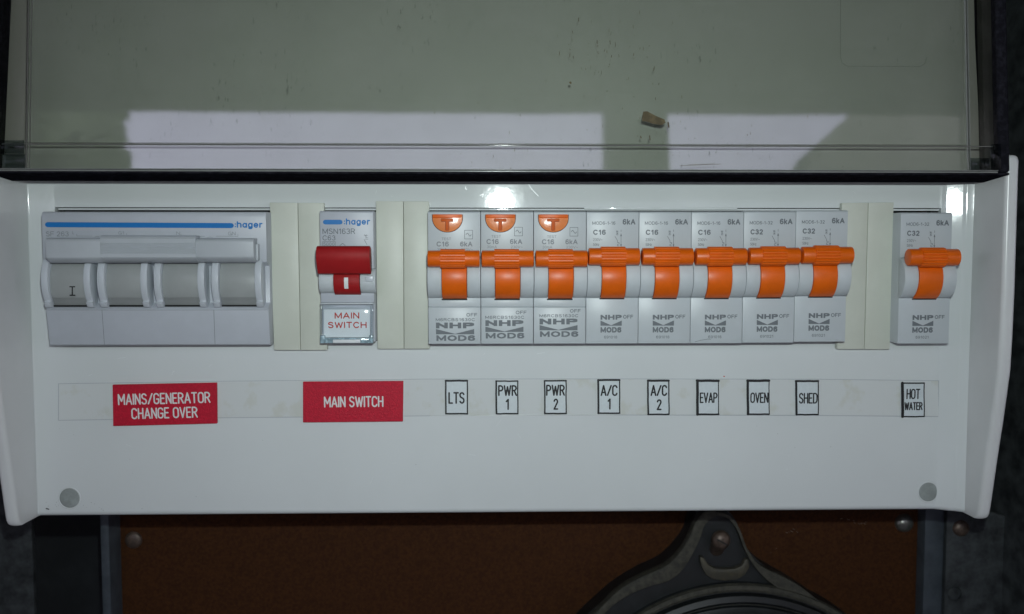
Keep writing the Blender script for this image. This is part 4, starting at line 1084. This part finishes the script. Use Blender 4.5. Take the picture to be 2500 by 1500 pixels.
# sheet behind the lid, leaning back
shT = R(9.0)
zsh = Z(1218, 425, 14)
SM = Matrix.Translation(Vector((0, -14 * MM, zsh * MM))) @ Matrix.Rotation(-shT, 4, 'X')
sheet = thing('backing_sheet', 'plain grey-green sheet seen through the raised clear lid', 'sheet', (0, -14 * MM, zsh * MM), rot=(-shT, 0, 0))
sh = box('sheet_face', pt(9, 380, 0, SM)[0], pt(2411, 380, 0, SM)[0], -1.5, 0, 0, 95, M['sheet'], sheet, bv=.3)

# ================================================================== WHAT THE LID REFLECTS (behind the photographer)
ln = (LM.to_3x3() @ Vector((0, -1, 0))).normalized()
def refl(px, py, dist):
    """point dist metres behind the camera that the pane mirrors at this photo pixel"""
    x, h, z = pt(px, py, 0.1, LM)
    p = LM @ Vector((x * MM, -h * MM, z * MM)); d = (p - CPOS).normalized()
    rd = d - 2 * d.dot(ln) * ln
    t = (-dist - p.y) / rd.y
    return p + rd * t
GZ = -1.45
def wbox(name, x0, x1, y0, y1, z0, z1, m, **kw):
    s = 1 / MM
    return box(name, x0 * s, x1 * s, -y1 * s, -y0 * s, z0 * s, z1 * s, m, None, bv=0, **kw)
DB = 2.6
zbeam = refl(1250, 252, DB).z
wbox('ground', -30, 30, -30, 1.2, GZ - .2, GZ, M['ground'], kind='structure')
wbox('house_wall', -6, 6, .16, .3, GZ, 3.2, M['wall'], kind='structure')
wbox('veranda_ceiling', -6, 6, -DB, .16, zbeam + .02, zbeam + .12, M['timber'], kind='structure')
wbox('veranda_beam', -6, 6, -DB - .1, -DB, zbeam, zbeam + .18, M['timber'], kind='structure')
pa, pb = refl(1482, 330, DB - .1), refl(1634, 330, DB - .1)
xa, xb = sorted((pa.x, pb.x))
wbox('veranda_post', xa, xb, -DB - .02, -DB + .1, GZ, zbeam, M['timber'], label='square veranda post mirrored in the clear lid', category='post')
# neighbouring roof with raking edge, and a dark hedge at the other side
DN = 7.0
q1 = refl(2112, 246, DN); q2 = refl(1978, 366, DN); q3 = refl(1974, 420, DN); q2b = refl(2016, 371, DN); q2c = refl(1976, 376, DN)
s = 1 / MM
pts = [(q1.x, q1.z), (q2.x, q2.z), (q2b.x, q2b.z), (q2c.x, q2c.z), (q3.x, q3.z), (q3.x, GZ), (q1.x + 6, GZ), (q1.x + 6, q1.z + .6), (q1.x + 1.0, q1.z + .6)]
plate('neighbour_house', [(x * s, z * s) for x, z in pts], DN * s - 0, DN * s + 400, M['wall'], None, label='dark neighbouring gable mirrored in the right of the lid', category='house')
bm = newbm(); random.seed(3)
h1 = refl(262, 250, DN); h2 = refl(300, 380, DN)
for i in range(1400):
    x = h2.x - random.random() ** 1.3 * 5.0 + random.gauss(0, .05); z = GZ + random.random() * (refl(300, 325, DN).z - GZ + .12 * math.sin(i))
    if random.random() < .35: z = random.uniform(refl(300, 340, DN).z, h1.z + .3); x = h1.x - abs(random.gauss(0, .9)) - (z < refl(300, 300, DN).z) * 0
    a = random.random() * 6.28; sz = random.uniform(.10, .24)
    v = [(math.cos(a + k * 2.1) * sz, math.sin(a * 3 + k) * .1, math.sin(a + k * 2.1) * sz) for k in range(3)]
    bm.faces.new([bm.verts.new((x + p[0], -DN + p[1] + random.uniform(-.2, .2), z + p[2])) for p in v])
add_box(bm, (h2.x - 9) / MM, (h2.x - .12) / MM, DN / MM + 300, DN / MM + 500, GZ / MM, (refl(300, 330, DN).z) / MM)
add_box(bm, (h2.x - 9) / MM, (h1.x - .15) / MM, DN / MM + 300, DN / MM + 500, GZ / MM, (h1.z + .3) / MM)
link('hedge', bm, M['leaf'], None, kind='stuff', label='leafy hedge mirrored in the left of the lid', category='hedge')
# unseen barrier, added to keep low sky light off the panel
wbox('low_sky_block', -12, 12, -8.2, -8.0, GZ, refl(1250, 440, 8.1).z - .1, M['timber'], label='unseen barrier behind the photographer, added to hold back low sky light', category='light blocker')
